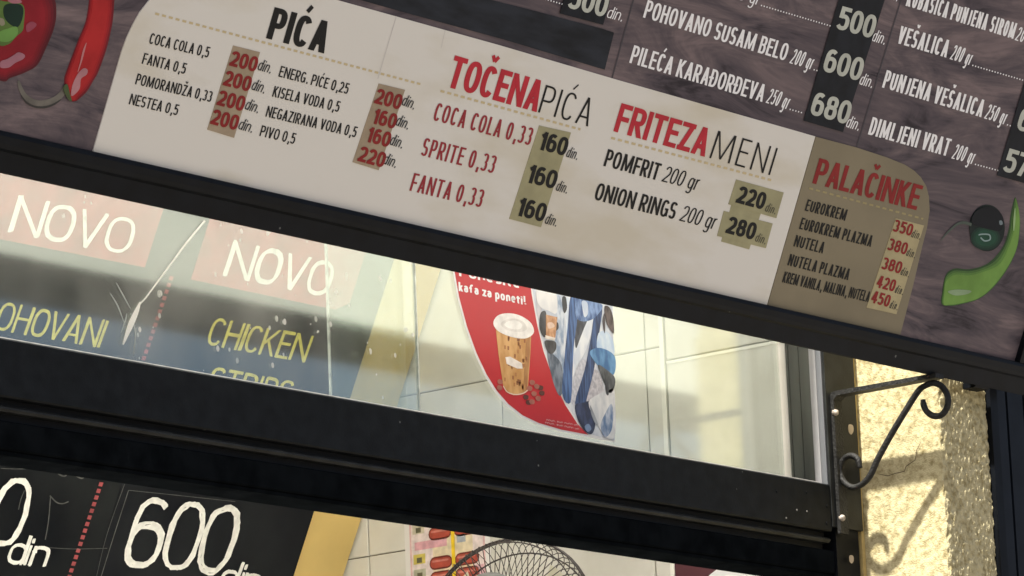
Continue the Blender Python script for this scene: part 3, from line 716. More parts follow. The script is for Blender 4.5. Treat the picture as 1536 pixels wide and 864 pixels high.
prism(CHALK, [(-3.2, -0.48), (ur, -0.48), (ur, 0.41), (-3.2, 0.41)], -0.0048, 0.0, 'board', M_CHB, cm)
M_BAN = mat('red chalk banner', (0.30, 0.045, 0.045), 0.75, 0.25, 20)
def rectuv(pl, pts):
    q = pxpoly(pl, pts); us_ = [a for a, b in q]; vs_ = [b for a, b in q]
    return [(min(us_), min(vs_)), (max(us_), min(vs_)), (max(us_), max(vs_)), (min(us_), max(vs_))]
b1r = CHALK.px(229, 362)[0]; b1b = CHALK.px(104, 381)[1]
prism(CHALK, [(b1r-0.62, b1b), (b1r, b1b+0.003), (b1r+0.002, b1b+0.20), (b1r-0.62, b1b+0.20)], 0.0002, 0.0006, 'banner', M_BAN, cm)
b2l = CHALK.px(299, 378)[0]; b2r = CHALK.px(535, 420)[0]; b2b = CHALK.px(400, 442)[1]
prism(CHALK, [(b2l, b2b), (b2r-0.03, b2b-0.002), (b2r, b2b+0.014), (b2r, b2b+0.20), (b2l, b2b+0.20)], 0.0002, 0.0006, 'banner', M_BAN, cm)
M_CHW = mat('white chalk', (0.78, 0.78, 0.74), 0.8, 0.10, 90)
M_CHY = mat('yellow chalk', (0.66, 0.60, 0.10), 0.8, 0.15, 90)
M_CHG = mat('faint chalk', (0.085, 0.088, 0.085), 0.85, 0.3, 60)
M_CHR = mat('red chalk', (0.30, 0.055, 0.06), 0.8, 0.2, 60)
random.seed(11)
def hand(s, p0, p1, h, t, m, **k):
    return text(CHALK, s, p0, p1, h, t, m, cm, k.pop('n', 0.001), ty=t*1.0, jit=k.pop('jit', 1.0), passes=k.pop('passes', 3), **k)
hand('NOVO', (12, 347), (190, 383), 56, 4.6, M_CHW, gap=5, passes=4, jit=1.8)
hand('NOVO', (334, 412), (489, 445), 54, 4.6, M_CHW, gap=5, passes=4, jit=1.8)
hand('POHOVANI', (-34, 489), (148, 521), 43, 3.6, M_CHY, gap=3, shear=.06)
hand('CHICKEN', (307, 516), (456, 543), 42, 3.6, M_CHY, gap=3, shear=.06)
hand('STRIPS', (306, 590), (428, 612), 42, 3.6, M_CHY, gap=4, shear=.06)
hand('600', (181, 846), (336, 861), 103, 3.6, M_CHW, gap=6, passes=6, jit=4.0, space=.2)
hand('700', (-134, 803), (24, 820), 103, 3.6, M_CHW, gap=6, passes=6, jit=4.0)
hand('din', (7, 843), (66, 851), 44, 3.4, M_CHW, gap=3, passes=4, jit=1.5, shear=.05)
hand('din', (324, 884), (383, 893), 46, 3.4, M_CHW, gap=3, passes=4, jit=1.5, shear=.05)
dashes(CHALK, (257, 414), (98, 880), M_CHR, cm, 0.0012, dash=6.5, gap=4.2, th=6.0)
# price card on the right with faint outline, leftovers of wiped chalk
uu = [CHALK.px(168, 720), CHALK.px(440, 864)]
uc = CHALK.px(192, 735); ud = CHALK.px(151, 864)
prism(CHALK, [((uc[0]+ud[0])/2-0.018, -0.47), (ur-0.004, -0.47), (ur-0.004, CHALK.px(300, 735)[1]), ((uc[0]+ud[0])/2-0.018, CHALK.px(300, 735)[1])], 0.0001, 0.0004, 'price_card', M_CHB2, cm)
for pts, w in (([(192, 735), (171, 800), (151, 864)], 1.2), ([(192, 735), (260, 742), (352, 752)], 1.0), ([(80, 699), (88, 711), (98, 713), (104, 702), (112, 712), (123, 717), (131, 706)], 2.2),
               ([(75, 744), (72, 780), (67, 809)], 1.4), ([(74, 743), (84, 753), (93, 755), (102, 752)], 1.8), ([(5, 688), (8, 696), (17, 698), (26, 692), (38, 696), (50, 698)], 1.8),
               ([(72, 821), (110, 823), (160, 822)], 0.9), ([(36, 735), (30, 750), (27, 764)], 1.2), ([(186, 726), (160, 800), (144, 864)], 0.7), ([(0, 702), (20, 703), (40, 703)], 1.0)):
    stroke(CHALK, pts, w, M_CHG, cm, 0.0014, 'chalk_mark')
for pts in ([(264, 722), (263, 732)], [(277, 727), (288, 729)], [(300, 731), (310, 732)], [(316, 733), (322, 734)], [(328, 734), (334, 735)], [(345, 735), (337, 742)]):
    stroke(CHALK, pts, 3.0, M_CHR, cm, 0.0014, 'red_mark', sm=False)

# ------------------------------------------------------------------ posters on the tiles
TB2 = Plane((X_TILE+0.0075, 0, 0), (0, -1, 0), (0, 0, 1), (-1, 0, 0))
sp = thing('sausage_poster', 'white poster with rows of red sausages on the tile wall behind the fan', 'poster', TB2.wp(670, 850))
a = TB2.px(607, 800)[0]; b = TB2.px(735, 800)[0]; zt_p = TB2.px(607, 752)[1]; zb_p = zt_p-0.30
prism(TB2, [(a, zb_p), (b, zb_p), (b, zt_p), (a, zt_p)], 0.0, 0.0006, 'sheet', mat('poster paper', (0.74, 0.72, 0.70), 0.4), sp)
def sq(u0, u1, v0, v1, c, n, name):
    """rectangle in fractions of the poster, v downwards from the top in metres"""
    return prism(TB2, [(a+(b-a)*u0, zt_p-v1), (a+(b-a)*u1, zt_p-v1), (a+(b-a)*u1, zt_p-v0), (a+(b-a)*u0, zt_p-v0)], n-0.0002, n, name, mat('print %.3f %.3f %.3f' % c, c, .4, .15, 80), sp)
def rnd(u0, u1, v0, v1, c, n, name):
    U0, U1 = a+(b-a)*u0, a+(b-a)*u1; r_ = (v1-v0)/2; vm = zt_p-(v0+v1)/2
    q = [(U1-r_+r_*math.cos(R(t)), vm+r_*math.sin(R(t))) for t in range(-90, 91, 30)]+[(U0+r_-r_*math.cos(R(t)), vm-r_*math.sin(R(t))) for t in range(-90, 91, 30)]
    return prism(TB2, q, n-0.0002, n, name, mat('print %.3f %.3f %.3f' % c, c, .4, .15, 80), sp)
sq(.06, .94, .018, .29, (0.66, 0.42, 0.42), 0.0009, 'pink_field')
sq(.08, .92, .020, .29, (0.72, 0.62, 0.60), 0.0012, 'page')
sq(.33, .80, .01, .29, (0.70, 0.60, 0.42), 0.0014, 'page')
for i in range(10):
    v = .006+i*.0255
    if i in (3, 7): continue
    for (u0, u1) in ((.30, .545), (.60, .86)):
        rnd(u0-.012, u1+.012, v-.003, v+.0195, (0.16, 0.03, 0.02), 0.0016, 'sausage_outline')
        rnd(u0, u1, v, v+.0165, (0.40, 0.075, 0.05), 0.0019, 'sausage')
        rnd(u0+.02, u1-.03, v+.003, v+.0065, (0.56, 0.20, 0.16), 0.0021, 'sausage_shine')
for i, v in enumerate((.022, .044, .096, .122, .15, .18)):
    sq(.10, .24, v, v+.017, [(0.45, 0.44, 0.33), (0.55, 0.50, 0.38), (0.60, 0.50, 0.12)][i % 3], 0.0015, 'picture')
    sq(.14, .20, v+.006, v+.015, (0.13, 0.12, 0.07), 0.0017, 'picture')
sq(.555, .595, .0, .29, (0.78, 0.54, 0.03), 0.0024, 'yellow_band')
for v in (.075, .16):
    sq(.12, .50, v, v+.014, (0.66, 0.36, 0.40), 0.0016, 'text_block'); sq(.62, .72, v-.004, v+.012, (0.35, 0.38, 0.42), 0.0016, 'text_block'); sq(.80, .92, v-.03, v-.005, (0.66, 0.40, 0.44), 0.0016, 'text_block')

TB3 = Plane((X_TILE-0.0005, 0, 0), (0, -1, 0), (0, 0, 1), (-1, 0, 0))
pp = thing('plate_poster', 'maroon poster with a white plate low on the tiles right of the fan', 'poster', TB3.wp(1090, 870))
a3 = TB3.px(1005, 845)[0]; b3 = a3+0.24; zt3 = TB3.px(1005, 815)[1]
prism(TB3, [(a3, zt3-0.30), (b3, zt3-0.30), (b3, zt3), (a3, zt3)], 0.0, 0.0005, 'sheet', mat('poster paper', (0.74, 0.72, 0.70), 0.4), pp)
q = [(1011, 843), (1048, 838), (1100, 830), (1270, 850), (1270, 900), (1011, 910)]
prism(TB3, [(a3+.008, zt3-.29), (b3-.008, zt3-.29), (b3-.008, zt3-.022), (a3+.06, zt3-.022), (a3+.008, zt3-.030)], 0.0006, 0.0009, 'maroon_field', mat('maroon print', (0.085, 0.028, 0.036), 0.4, .1, 20), pp)
def ell(pl, cx, cy, rx, ry, n0, n1, name, m, parent):
    c = pl.px(cx, cy); us_, vs_ = pl.uscale(cx, cy), pl.vscale(cx, cy)
    return prism(pl, [(c[0]+rx*us_*math.cos(R(t)), c[1]+ry*vs_*math.sin(R(t))) for t in range(0, 360, 10)], n0, n1, name, m, parent)
ell(TB3, 1108, 893, 62, 50, 0.0010, 0.0013, 'plate', mat('plate print', (0.74, 0.75, 0.76), .3), pp)
ell(TB3, 1110, 897, 50, 40, 0.0014, 0.0016, 'plate', mat('plate print inner', (0.80, 0.80, 0.80), .3), pp)

# ------------------------------------------------------------------ fan
dfan = (fwd*FPX + rgt*(762-768) + upv*(432-942)).normalized()
tfan = (TILEW.O-CAM).dot(TILEW.N)/dfan.dot(TILEW.N)-0.34
FC = CAM+dfan*tfan
fn = thing('pedestal_fan', 'black wire cage pedestal fan in front of the tiled wall', 'fan', (FC.x, FC.y, 0.3))
ax = (dfan*math.cos(R(27))+rgt*math.sin(R(27))-upv*.33).normalized()
fu = (Vector((0, 0, 1))-ax*ax.z).normalized(); fr_ = ax.cross(fu)
RF = 0.1400*tfan/6.5
M_WIRE = mat('dark wire', (0.035, 0.026, 0.024), 0.4)
def ring(r, d, tr):
    gg = Geo(); gg.tube([FC+ax*d+(fu*math.sin(2*math.pi*k/48)+fr_*math.cos(2*math.pi*k/48))*r for k in range(48)], tr, 6, True); return gg
for nm, r, d, tr in (('rim_ring', RF, 0.0, .0022), ('front_ring', RF*.92, 0.034, .0013), ('inner_ring', RF*.42, 0.052, .0013), ('rear_ring', RF*.90, -.030, .0012), ('rim_ring', RF*.995, -0.008, .0014)):
    ring(r, d, tr).build(nm, M_WIRE, fn, True)
gf, gb = Geo(), Geo()
for k in range(72):
    t = 2*math.pi*k/72
    e = fu*math.sin(t)+fr_*math.cos(t); t2 = t+.035; e2 = fu*math.sin(t2)+fr_*math.cos(t2)
    gf.tube([FC+e*RF*.995, FC+ax*.022+e*RF*.965, FC+ax*.036+e*RF*.90, FC+ax*.050+e*RF*.5, FC+ax*.054+e*RF*.2], .0008, 4)
    gb.tube([FC+e*RF*.995, FC-ax*.022+e*RF*.96, FC-ax*.034+(e*.5+e2*.5)*RF*.86, FC-ax*.042+e2*RF*.40], .0008, 4)
gf.build('front_grille', M_WIRE, fn, True); gb.build('rear_grille', M_WIRE, fn, True)
gg = Geo(); gg.tube([FC-ax*.034, FC-ax*.040, FC-ax*.085, FC-ax*.105, FC-ax*.112], [RF*.42, RF*.45, RF*.44, RF*.36, RF*.16], 24)
gg.build('motor', mat('grey plastic', (0.17, 0.18, 0.175), 0.45), fn, True)
gg = Geo(); gg.tube([FC-ax*.012, FC+ax*.050, FC+ax*.058], [RF*.20, RF*.20, RF*.15], 20); gg.build('hub', mat('grey plastic', (0.2, 0.2, 0.2), .4), fn, True)
for k in range(3):
    V = []; F = []
    for i in range(9):
        for j in range(6):
            rr = RF*(.2+.62*j/5); t = 2*math.pi*k/3+R(152)+R(-25+50*i/8)*(0.55+.5*j/5)
            V.append(FC+(fu*math.sin(t)+fr_*math.cos(t))*rr+ax*(.012*(i-4)/4))
    for i in range(8):
        for j in range(5): F.append((i*6+j, (i+1)*6+j, (i+1)*6+j+1, i*6+j+1))
    obj('blade', V, F, mat('pale blade', (0.66, 0.64, 0.50), 0.35), fn, True)
gg = Geo(); b0 = FC-ax*.07-fu*RF*.40; gg.tube([b0, b0-Vector((0, 0, .06)), Vector((b0.x, b0.y, 0.36))], .012, 12); gg.build('pole', M_WIRE, fn, True)
gg = Geo(); gg.tube([(b0.x, b0.y, 0.0), (b0.x, b0.y, .02), (b0.x, b0.y, .06)], [.20, .19, .03], 28); gg.build('base', M_WIRE, fn, True)

# ------------------------------------------------------------------ plaster pillar
STUC = mat('yellow stucco', (0.27, 0.225, 0.115), 1.0, 0.0, 110, c2=(0.49, 0.435, 0.265), lo=0.30, hi=0.56, spec=0.0, bump=0.6, bscale=420)  # dirt mottling, dark enough to stand in for shade in the relief
pw = abs(facx(1477, 600, y_front)-facx(1408, 600, y_front))
pil = thing('plaster_pillar', 'rough yellow stucco pillar in sun beside the window frame', 'pillar', (X_P+0.05, y_front/2, 0))
zp0, zp1 = ZR-0.26, ZR+0.26
def stucco(p, vertical):
    q = Vector((p.x*185, p.y*150, p.z*95)) if vertical else Vector((p.x*120, p.y*120, p.z*85))
    v = noise.fractal(q, 1.0, 2.0, 3)
    w = 1-abs(noise.noise(q*.8+Vector((3, 7, 1))))*2
    return v*.5+w*.6
V = []; F = []
st = 0.0016
n1 = int(abs(y_front)/st)+1; n2 = int(pw/st)+1; nz = int((zp1-zp0)/st)
prof = [(0, i/n1) for i in range(n1)]+[(1, i/n2) for i in range(n2+1)]
for k in range(nz+1):
    z = zp0+(zp1-zp0)*k/nz
    for face, t in prof:
        if face == 0:
            p = Vector((X_P, 0.02+(y_front-0.02)*t, z)); nrm = Vector((-1, 0, 0)); h_ = stucco(p, False)*.0013
        else:
            p = Vector((X_P+pw*t, y_front, z)); nrm = Vector((0, -1, 0)); h_ = stucco(p, True)*.0036
        if face == 1 and t < .04: nrm = Vector((-.7, -.7, 0)); h_ -= .002*(1-t/.04)
        V.append(p+nrm*h_)
np_ = len(prof)
for k in range(nz):
    for i in range(np_-1):
        F.append((k*np_+i, k*np_+i+1, (k+1)*np_+i+1, (k+1)*np_+i))
obj('stucco', V, F, STUC, pil, True)
g = Geo(); g.box(X_P+0.006, X_P+pw-0.004, y_front+0.006, 0.15, 0, ZR+1.3); g.build('core', STUC, pil)
M_CRK = mat('crack', (0.10, 0.075, 0.04), 0.9)
PL2 = Plane((X_P, 0, 0), (0, -1, 0), (0, 0, 1), (-1, 0, 0))
stroke(PL2, [(1382, 664), (1376, 676), (1374, 690), (1360, 700), (1358, 707), (1345, 710), (1333, 714), (1318, 711)], [0.8, 1.2, 1.0, 1.4, 1.4, 1.2, 1.4, 0.6], M_CRK, pil, 0.0022, 'crack', sm=False)
g = Geo(); g.box(xj1+0.0005, X_P-0.001, 0.002, 0.05, 0.3, z_head+.05)
g.build('jamb_bead', mat('ochre filler', (0.44, 0.33, 0.13), 0.8, 0.25, 30, bump=.3, bscale=120), pil, label='strip of ochre filler where pillar meets the frame')

# dark shutter panel right of the pillar
dk = thing('steel_shutter', 'dark navy steel panel at the right edge beyond the stucco pillar', 'shutter', (X_P+pw+0.3, y_front/2, 0))
g = Geo()
xs = X_P+pw
g.box(xs+0.001, xs+0.022, y_front-0.010, 0.1, 0, ZR+1.3); 
g.build('side_rail', M_RAIL, dk)
g = Geo(); x = xs+0.0225
while x < xs+0.7:
    g.box(x, x+0.046, y_front+0.004, y_front+0.03, 0, ZR+1.3); g.box(x+0.046, x+0.052, y_front+0.012, y_front+0.03, 0, ZR+1.3); x += 0.0525
g.build('panel', mat('navy steel', (0.005, 0.007, 0.011), 0.5, .3, 20, spec=.15), dk)

# ------------------------------------------------------------------ scroll bracket
br = thing('scroll_bracket', 'black wrought iron scroll bracket bolted to the window jamb under the menu board', 'bracket', (X_BR, 0, facz(1251, 690)))
M_IRON = mat('wrought iron', (0.008, 0.008, 0.0075), 0.6, 0.7, 70, bump=.6, bscale=260, spec=.3)
zb1 = facz(1246, 590); zb0 = facz(1250, 800)
wb = 0.023
g = Geo()
yl = bar_end.y-0.012; zl_ = bar_end.z
tk = 0.006
# one flat strip bent at the top: upright on the jamb, then out to the board
prof_ = [(-0.0022, zb0), (-0.0022, zb1-0.004), (-0.005, zb1), (-0.012, zb1+0.0015), (yl, zb1+0.0015), (yl, zb1-tk+0.0005), (-0.016, zb1-tk), (-0.0082, zb1-0.012), (-0.0082, zb0)]
n = len(prof_)
g.add([(X_BR-wb/2, y, z) for y, z in prof_]+[(X_BR+wb/2, y, z) for y, z in prof_],
      [(0, 1, 2, 7, 8), (2, 3, 4, 5, 6, 7), tuple(i+n for i in (8, 7, 2, 1, 0)), tuple(i+n for i in (7, 6, 5, 4, 3, 2))]+[(i, (i+1) % n, (i+1) % n+n, i+n) for i in range(n)])
g.build('strap', M_IRON, br)
scr = [(1384.4, 599.6), (1386, 609), (1391, 618), (1401, 624), (1413, 622), (1421, 610), (1421.5, 595), (1414, 581), (1401, 574.5), (1387, 579), (1376.5, 588), (1356, 620), (1336.5, 652.5), (1317, 688), (1305, 714), (1292, 727), (1278, 731), (1264.5, 721), (1259.5, 705), (1265, 690), (1275, 683.5), (1286, 688), (1290, 702)]
pts = [SIDE.wp(x, y) for x, y in scr]
pts = [Vector(p) for p in smoothpts([tuple(p) for p in pts], False, 5)]
g = Geo(); g.tube(pts, [.0042 if i < 3 or i > len(pts)-4 else .0052 for i in range(len(pts))], 8); g.build('scroll', M_IRON, br, True)
for (a_, b_) in ((1253, 619), (1263, 777)):
    p = FAC.wp(a_, b_, 0.0085); g = Geo()
    g.tube([p+Vector((0, .003, 0)), p+Vector((0, -.001, 0)), p+Vector((0, -.004, 0)), p+Vector((0, -.0052, 0))], [.0055, .0055, .0042, .002], 10)
    g.build('bolt', mat('rusty bolt', (0.30, 0.26, 0.22), 0.5, .4, 200), br, True)
for (a_, b_, s_) in ((1276, 643, 5.5), (1262, 741, 4.5), (1277, 838, 4.5)):
    q = [(a_-s_*.6, b_-s_), (a_+s_*.5, b_-s_*.9), (a_+s_*.7, b_+s_*.6), (a_+s_*.1, b_+s_*1.6), (a_-s_*.6, b_+s_*.8)]
    prism(FAC, smoothpts(pxpoly(FAC, q, 0.0022), True, 3), 0.0021, 0.0028, 'paint_flake', mat('flaked filler', (0.40, 0.33, 0.24), .8), wf)

# ------------------------------------------------------------------ menu board
mb = thing('menu_board', 'long tilted menu board with drinks prices on cream and wood print, black bottom rail', 'menu sign', MENU.pt(-1.0, 0.3, -0.02))
v_rail = MENU.px(860, 391)[1]
u_right = MENU.px(1529, 520)[0]
UL, VT = -3.3, 0.78
_o = world_loc(mb)
WOOD_X0, WOOD_X1 = MENU.wp(210, 120).x-_o.x, MENU.wp(20, 160).x-_o.x
WOOD_Z0, WOOD_Z1 = MENU.wp(60, 60).z-_o.z, MENU.wp(60, 205).z-_o.z
M_WOOD = wood_mat()
prism(MENU, [(UL, v_rail-0.01), (u_right, v_rail-0.01), (u_right, VT), (UL, VT)], -0.006, -0.001, 'panel', M_WOOD, mb)
prism(MENU, [(UL, 0.056), (u_right, 0.056), (u_right, VT), (UL, VT)], -0.026, -0.0065, 'back_box', mat('white sheet metal', (0.82, 0.82, 0.79), 0.5, .06, 5), mb)
# bottom rail: a rounded lip over a lower flange, extruded along the board
vr = v_rail
rp = [(0.0040, 0.0), (0.0052, 0.002), (0.0052, vr*.52), (0.009, vr*.60), (0.0105, vr*.72), (0.0105, vr*.90), (0.008, vr), (-0.0055, vr), (-0.0055, 0.0055), (-0.0175, 0.0055), (-0.0265, 0.055), (-0.030, 0.055), (-0.022, 0.0)]
def extr(profile, u0, u1, name, m, parent):
    n = len(profile)
    V = [MENU.pt(u0, v, d) for d, v in profile]+[MENU.pt(u1, v, d) for d, v in profile]
    F = [tuple(range(n)), tuple(range(2*n-1, n-1, -1))]+[((i+1) % n, (i+1) % n+n, i+n, i) for i in range(n)]
    return obj(name, V, F, m, parent)
extr(rp, UL, u_right+0.045, 'bottom_rail', M_RAIL, mb)
prism(MENU, [(u_right+0.0005, vr+0.0005), (u_right+0.045, vr+0.0005), (u_right+0.045, VT), (u_right+0.0005, VT)], -0.029, 0.009, 'end_rail', M_RAIL, mb)
prism(MENU, [(UL, VT+.0005), (u_right+0.045, VT+.0005), (u_right+0.045, VT+.045), (UL, VT+.045)], -0.041, 0.009, 'top_rail', M_RAIL, mb)
gg = Geo(); p = MENU.wp(1466, 580, -0.02); 
gg.box(p.x-.02, p.x+.02, p.y-.01, p.y+.02, p.z-.004, p.z+.02, .003); gg.build('hanger_stub', M_RAIL, mb)

def mt(s, p0, p1, h, t, m, n=0.0012, **k): return text(MENU, s, p0, p1, h, t, m, mb, n, **k)
def sheet(pts, n1, name, m, sm=False, n0=-0.001, label=None):
    return prism(MENU, pxpoly(MENU, pts), n0, n1, name, m, mb, label)
sheet([(139, 228), (182, 78), (190, 56), (199, 37), (209, 19), (223, 1), (243, -18), (268, -36), (300, -57), (330, -51), (506, 0), (750, 68), (920, 118), (1200, 198), (1222.5, 204.5), (1150, 457), (860, 392), (500, 310)], 0.0006, 'cream_sheet', M_CREAM)
sheet([(1223.5, 205), (1284, 221), (1330, 236), (1357, 247), (1371, 256), (1381, 266), (1389, 279), (1393, 295), (1394, 316), (1390, 342), (1383, 369), (1370, 425), (1350, 502), (1250, 480), (1151, 457.5)], 0.0006, 'olive_sheet', M_OLIVE)
# seams of the wood print and fold marks in the cream sheet
stroke(MENU, [(956, -20), (918, 119)], 2.0, M_SEAM, mb, -0.0004, 'seam', sm=False)
stroke(MENU, [(1362, -34), (1285, 222)], 2.0, M_SEAM, mb, -0.0004, 'seam', sm=False)
stroke(MENU, [(594, 24), (566, 118)], 1.2, M_FOLD, mb, 0.0009, 'fold', sm=False)
stroke(MENU, [(667, 45), (661, 72)], 0.8, M_FOLD, mb, 0.0009, 'fold', sm=False)

# drinks
mt('PIĆA', (398, 57), (485, 80), 50, 9.4, M_INK, ty=8.6, gap=3.2)
dashes(MENU, (232, 20), (630, 126), M_DASH, mb, 0.0010)
for s, a_, b_ in (('COCA COLA 0,5', (222, 65), (311, 86.5)), ('FANTA 0,5', (211.5, 95), (276, 111)), ('POMORANDŽA 0,33', (201.5, 126), (315, 153)), ('NESTEA 0,5', (192, 156), (264.5, 173)),
                  ('ENERG. PIĆE 0,25', (416.5, 114.5), (520, 141)), ('KISELA VODA 0,5', (407, 144.5), (506.5, 168)), ('NEGAZIRANA VODA 0,5', (397, 174.5), (532, 206)), ('PIVO 0,5', (388, 203.5), (440, 216))):
    mt(s, a_, b_, 17, 2.05, M_INK, ty=2.0, gap=1.5)
def sticker(pts, m, label=None, n=0.0014):
    return prism(MENU, pxpoly(MENU, pts), 0.0007, n, 'price_sticker', m, mb, label)
def price(par, s, a_, b_, h, t, m, n=0.0020, ty=None, gap=1.4): return text(MENU, s, a_, b_, h, t, m, par, n, ty=ty, gap=gap, name='price')
def din(a_, b_, h, t=1.5, m=M_INK, n=0.0016, par=None): return text(MENU, 'din.', a_, b_, h, t, m, par or mb, n, shear=.2, gap=1.6, name='currency_lettering')
s1 = sticker([(349, 68), (389, 78), (350, 206.5), (310, 194)], M_TAN)
for (a_, b_) in (((341.5, 97.5), (381.5, 108)), ((332, 127), (372, 137.5)), ((322.5, 156.5), (362.5, 167)), ((313, 185), (353, 195.5))): price(s1, '200', a_, b_, 24, 4.7, M_DRED, ty=4.6)
for (a_, b_) in (((384, 104), (403.5, 110)), ((374.7, 133.5), (394, 140)), ((365, 163), (384.5, 169.5)), ((355, 192.7), (375.5, 199))): din(a_, b_, 18)
s2 = sticker([(567.4, 125), (606.5, 134.5), (567, 255), (528, 243)], M_TAN)
for s, a_, b_ in (('200', (559, 154), (598, 164.5)), ('160', (555, 184), (590, 193.5)), ('160', (546, 211.5), (581, 221)), ('220', (534, 240.5), (573, 251.5))): price(s2, s, a_, b_, 24, 4.6, M_DRED, ty=4.6)
for (a_, b_) in (((600, 156.5), (618.5, 164)), ((591, 187), (609.5, 194)), ((582, 216), (600.5, 222.5)), ((572, 244.5), (591, 251.5))): din(a_, b_, 18)

# draught drinks
mt('TOČENA', (668, 129.5), (804, 168), 50, 8.0, M_RED, ty=8.0, gap=2.4)
mt('PIĆA', (806, 168), (881, 189.5), 44, 3.1, M_INK, ty=3.0, gap=6)
dashes(MENU, (660, 136), (870, 194), M_DASH, mb, 0.0010)
for s, a_, b_ in (('COCA COLA 0,33', (648, 180), (793.5, 218)), ('SPRITE 0,33', (629.5, 232.5), (738.5, 260)), ('FANTA 0,33', (613, 285.5), (720, 311))):
    mt(s, a_, b_, 28, 3.3, M_LRED, ty=2.9, gap=3)
s3 = sticker([(808, 188), (855.5, 198.5), (810.5, 340.5), (763, 328)], M_KHAKI)
for (a_, b_) in (((804, 223), (846, 234)), ((786, 272.5), (830, 283.5)), ((771, 322), (813.5, 333))): price(s3, '160', a_, b_, 29, 5.5, M_INK, ty=5.4)
for (a_, b_) in (((847, 234.5), (863.5, 239.5)), ((831.5, 285), (848, 290)), ((815, 334.5), (832, 339.5))): din(a_, b_, 17, 1.3)

# fryer menu
mt('FRITEZA', (919, 196.5), (1056, 235), 45, 7.2, M_RED, ty=7.4, gap=2.2)
mt('MENI', (1063, 236.5), (1154, 262.5), 44, 2.9, M_INK, ty=2.8, gap=8)
dashes(MENU, (916, 206.5), (1156, 270), M_DASH, mb, 0.0010)
mt('POMFRIT', (904, 248.5), (985, 270.5), 27, 3.7, M_INK, ty=3.5, gap=2.0)
mt('200 gr', (991, 271.5), (1044, 285.5), 25, 2.2, M_INK, shear=.2, gap=2)
mt('ONION RINGS', (889.5, 299), (1010, 329), 27, 3.7, M_INK, ty=3.5, gap=2.0)
mt('200 gr', (1017.5, 330.5), (1070, 344), 25, 2.2, M_INK, shear=.2, gap=2)
s5 = sticker([(1097, 305), (1141, 318), (1123, 374), (1081, 362)], M_KHAKI, n=0.0011)
s4 = sticker([(1103.5, 269), (1174.6, 288.5), (1163.4, 327), (1091.8, 306)], M_KHAKI, n=0.0015)
s6 = sticker([(1085, 316), (1158, 335), (1147.8, 372), (1075, 353.6)], M_KHAKI, n=0.0015)
price(s4, '220', (1101.5, 303), (1143, 314.5), 27, 5.2, M_INK, ty=5.2)
price(s6, '280', (1086, 348.5), (1128.5, 360), 27, 5.2, M_INK, ty=5.2)
din((1145, 316), (1160.5, 321), 14, 1.2, M_DIN, 0.0020, s4); din((1130, 361), (1145.5, 366), 14, 1.2, M_DIN, 0.0020, s6)

# pancakes
mt('PALAČINKE', (1217.5, 274.5), (1373.5, 315), 40, 6.2, M_DRED, ty=6.0, gap=1.9)
dashes(MENU, (1213, 282), (1384, 328), M_DASH2, mb, 0.0010, th=3.0)
for s, a_, b_, h, t in (('EUROKREM', (1206, 315.5), (1266.5, 331), 18, 2.35), ('EUROKREM PLAZMA', (1197.5, 343), (1305, 370), 18, 2.35), ('NUTELA', (1189, 369), (1233, 380), 18, 2.35), ('NUTELA PLAZMA', (1180, 397.5), (1271, 420), 18, 2.35), ('KREM VANILA, MALINA, NUTELA', (1172, 423), (1301.5, 453), 17, 1.75)):
    mt(s, a_, b_, h, t, M_INK, ty=2.2, gap=(1.0 if len(s) > 20 else 1.7))
s7 = sticker([(1343, 327), (1385, 338), (1343.5, 471), (1299, 461)], M_SAND)
for s, a_, b_ in (('350', (1336.5, 346), (1365, 354)), ('380', (1328.5, 374), (1357, 382)), ('380', (1319.5, 402.5), (1348.5, 410.5)), ('420', (1312, 430), (1339, 437.5)), ('450', (1304, 453), (1331, 460.5))): price(s7, s, a_, b_, 19, 3.2, M_DRED, ty=3.2)
for (a_, b_) in (((1364.5, 355), (1378, 359)), ((1357, 383), (1370, 387)), ((1348.5, 411.5), (1361, 415.5)), ((1340, 438.5), (1352, 442)), ((1332, 461.5), (1344, 465))): din(a_, b_, 13, 1.1, M_DIN, 0.0018, s7)

# white lines on the wood print
def line(s, a_, b_, g_, a2, b2, d_=None, h=28, t=3.7):
    mt(s, a_, b_, h, t, M_WHITE, -0.0004, ty=3.5, gap=2.0)
    if g_: mt(g_, a2, b2, h*.86, 2.0, M_WHITE, -0.0004, shear=.2, gap=1.8, dots=d_)
line('POHOVANO SUSAM BELO', (964.5, 26), (1178, 91.5), '200 gr', (1184, 94.5), (1217, 104.5), (1228, 107.5))
line('PILEĆA KARAĐORĐEVA', (944, 94), (1143.5, 153), '250 gr', (1148.5, 154), (1181, 164), (1206, 171))
mt('200 gr', (1086, -7), (1138, 8), 25, 2.0, M_WHITE, -0.0004, shear=.2, gap=2, dots=(1246, 40))
line('KOBASICA PUNJENA SIROM', (1358.5, 8.5), (1520, 58.5), '200 gr', (1522, 60), (1556, 70), None, 26, 3.1)
line('VEŠALICA', (1345, 64.5), (1419.5, 86.5), '200 gr', (1424.5, 88.5), (1455, 98), (1537, 122))
line('PUNJENA VEŠALICA', (1323, 131), (1472, 176), '250 gr', (1476, 177.5), (1507, 187), (1518, 190.5))
line('DIMLJENI VRAT', (1302, 201.5), (1421, 234.5), '200 gr', (1427, 237.5), (1459, 246.5), (1498, 257))
k1 = sticker([(1269, -40), (1334, -24), (1264, 198), (1205, 181)], M_BOXBLK, n=0.0006)
k1b = None
for s, a_, b_ in (('500', (1252, 42.5), (1307.5, 58)), ('600', (1232, 106), (1288.5, 122)), ('680', (1213, 171), (1270, 187))): price(k1, s, a_, b_, 37, 6.4, M_GREY, 0.0010, ty=6.4, gap=1.8)
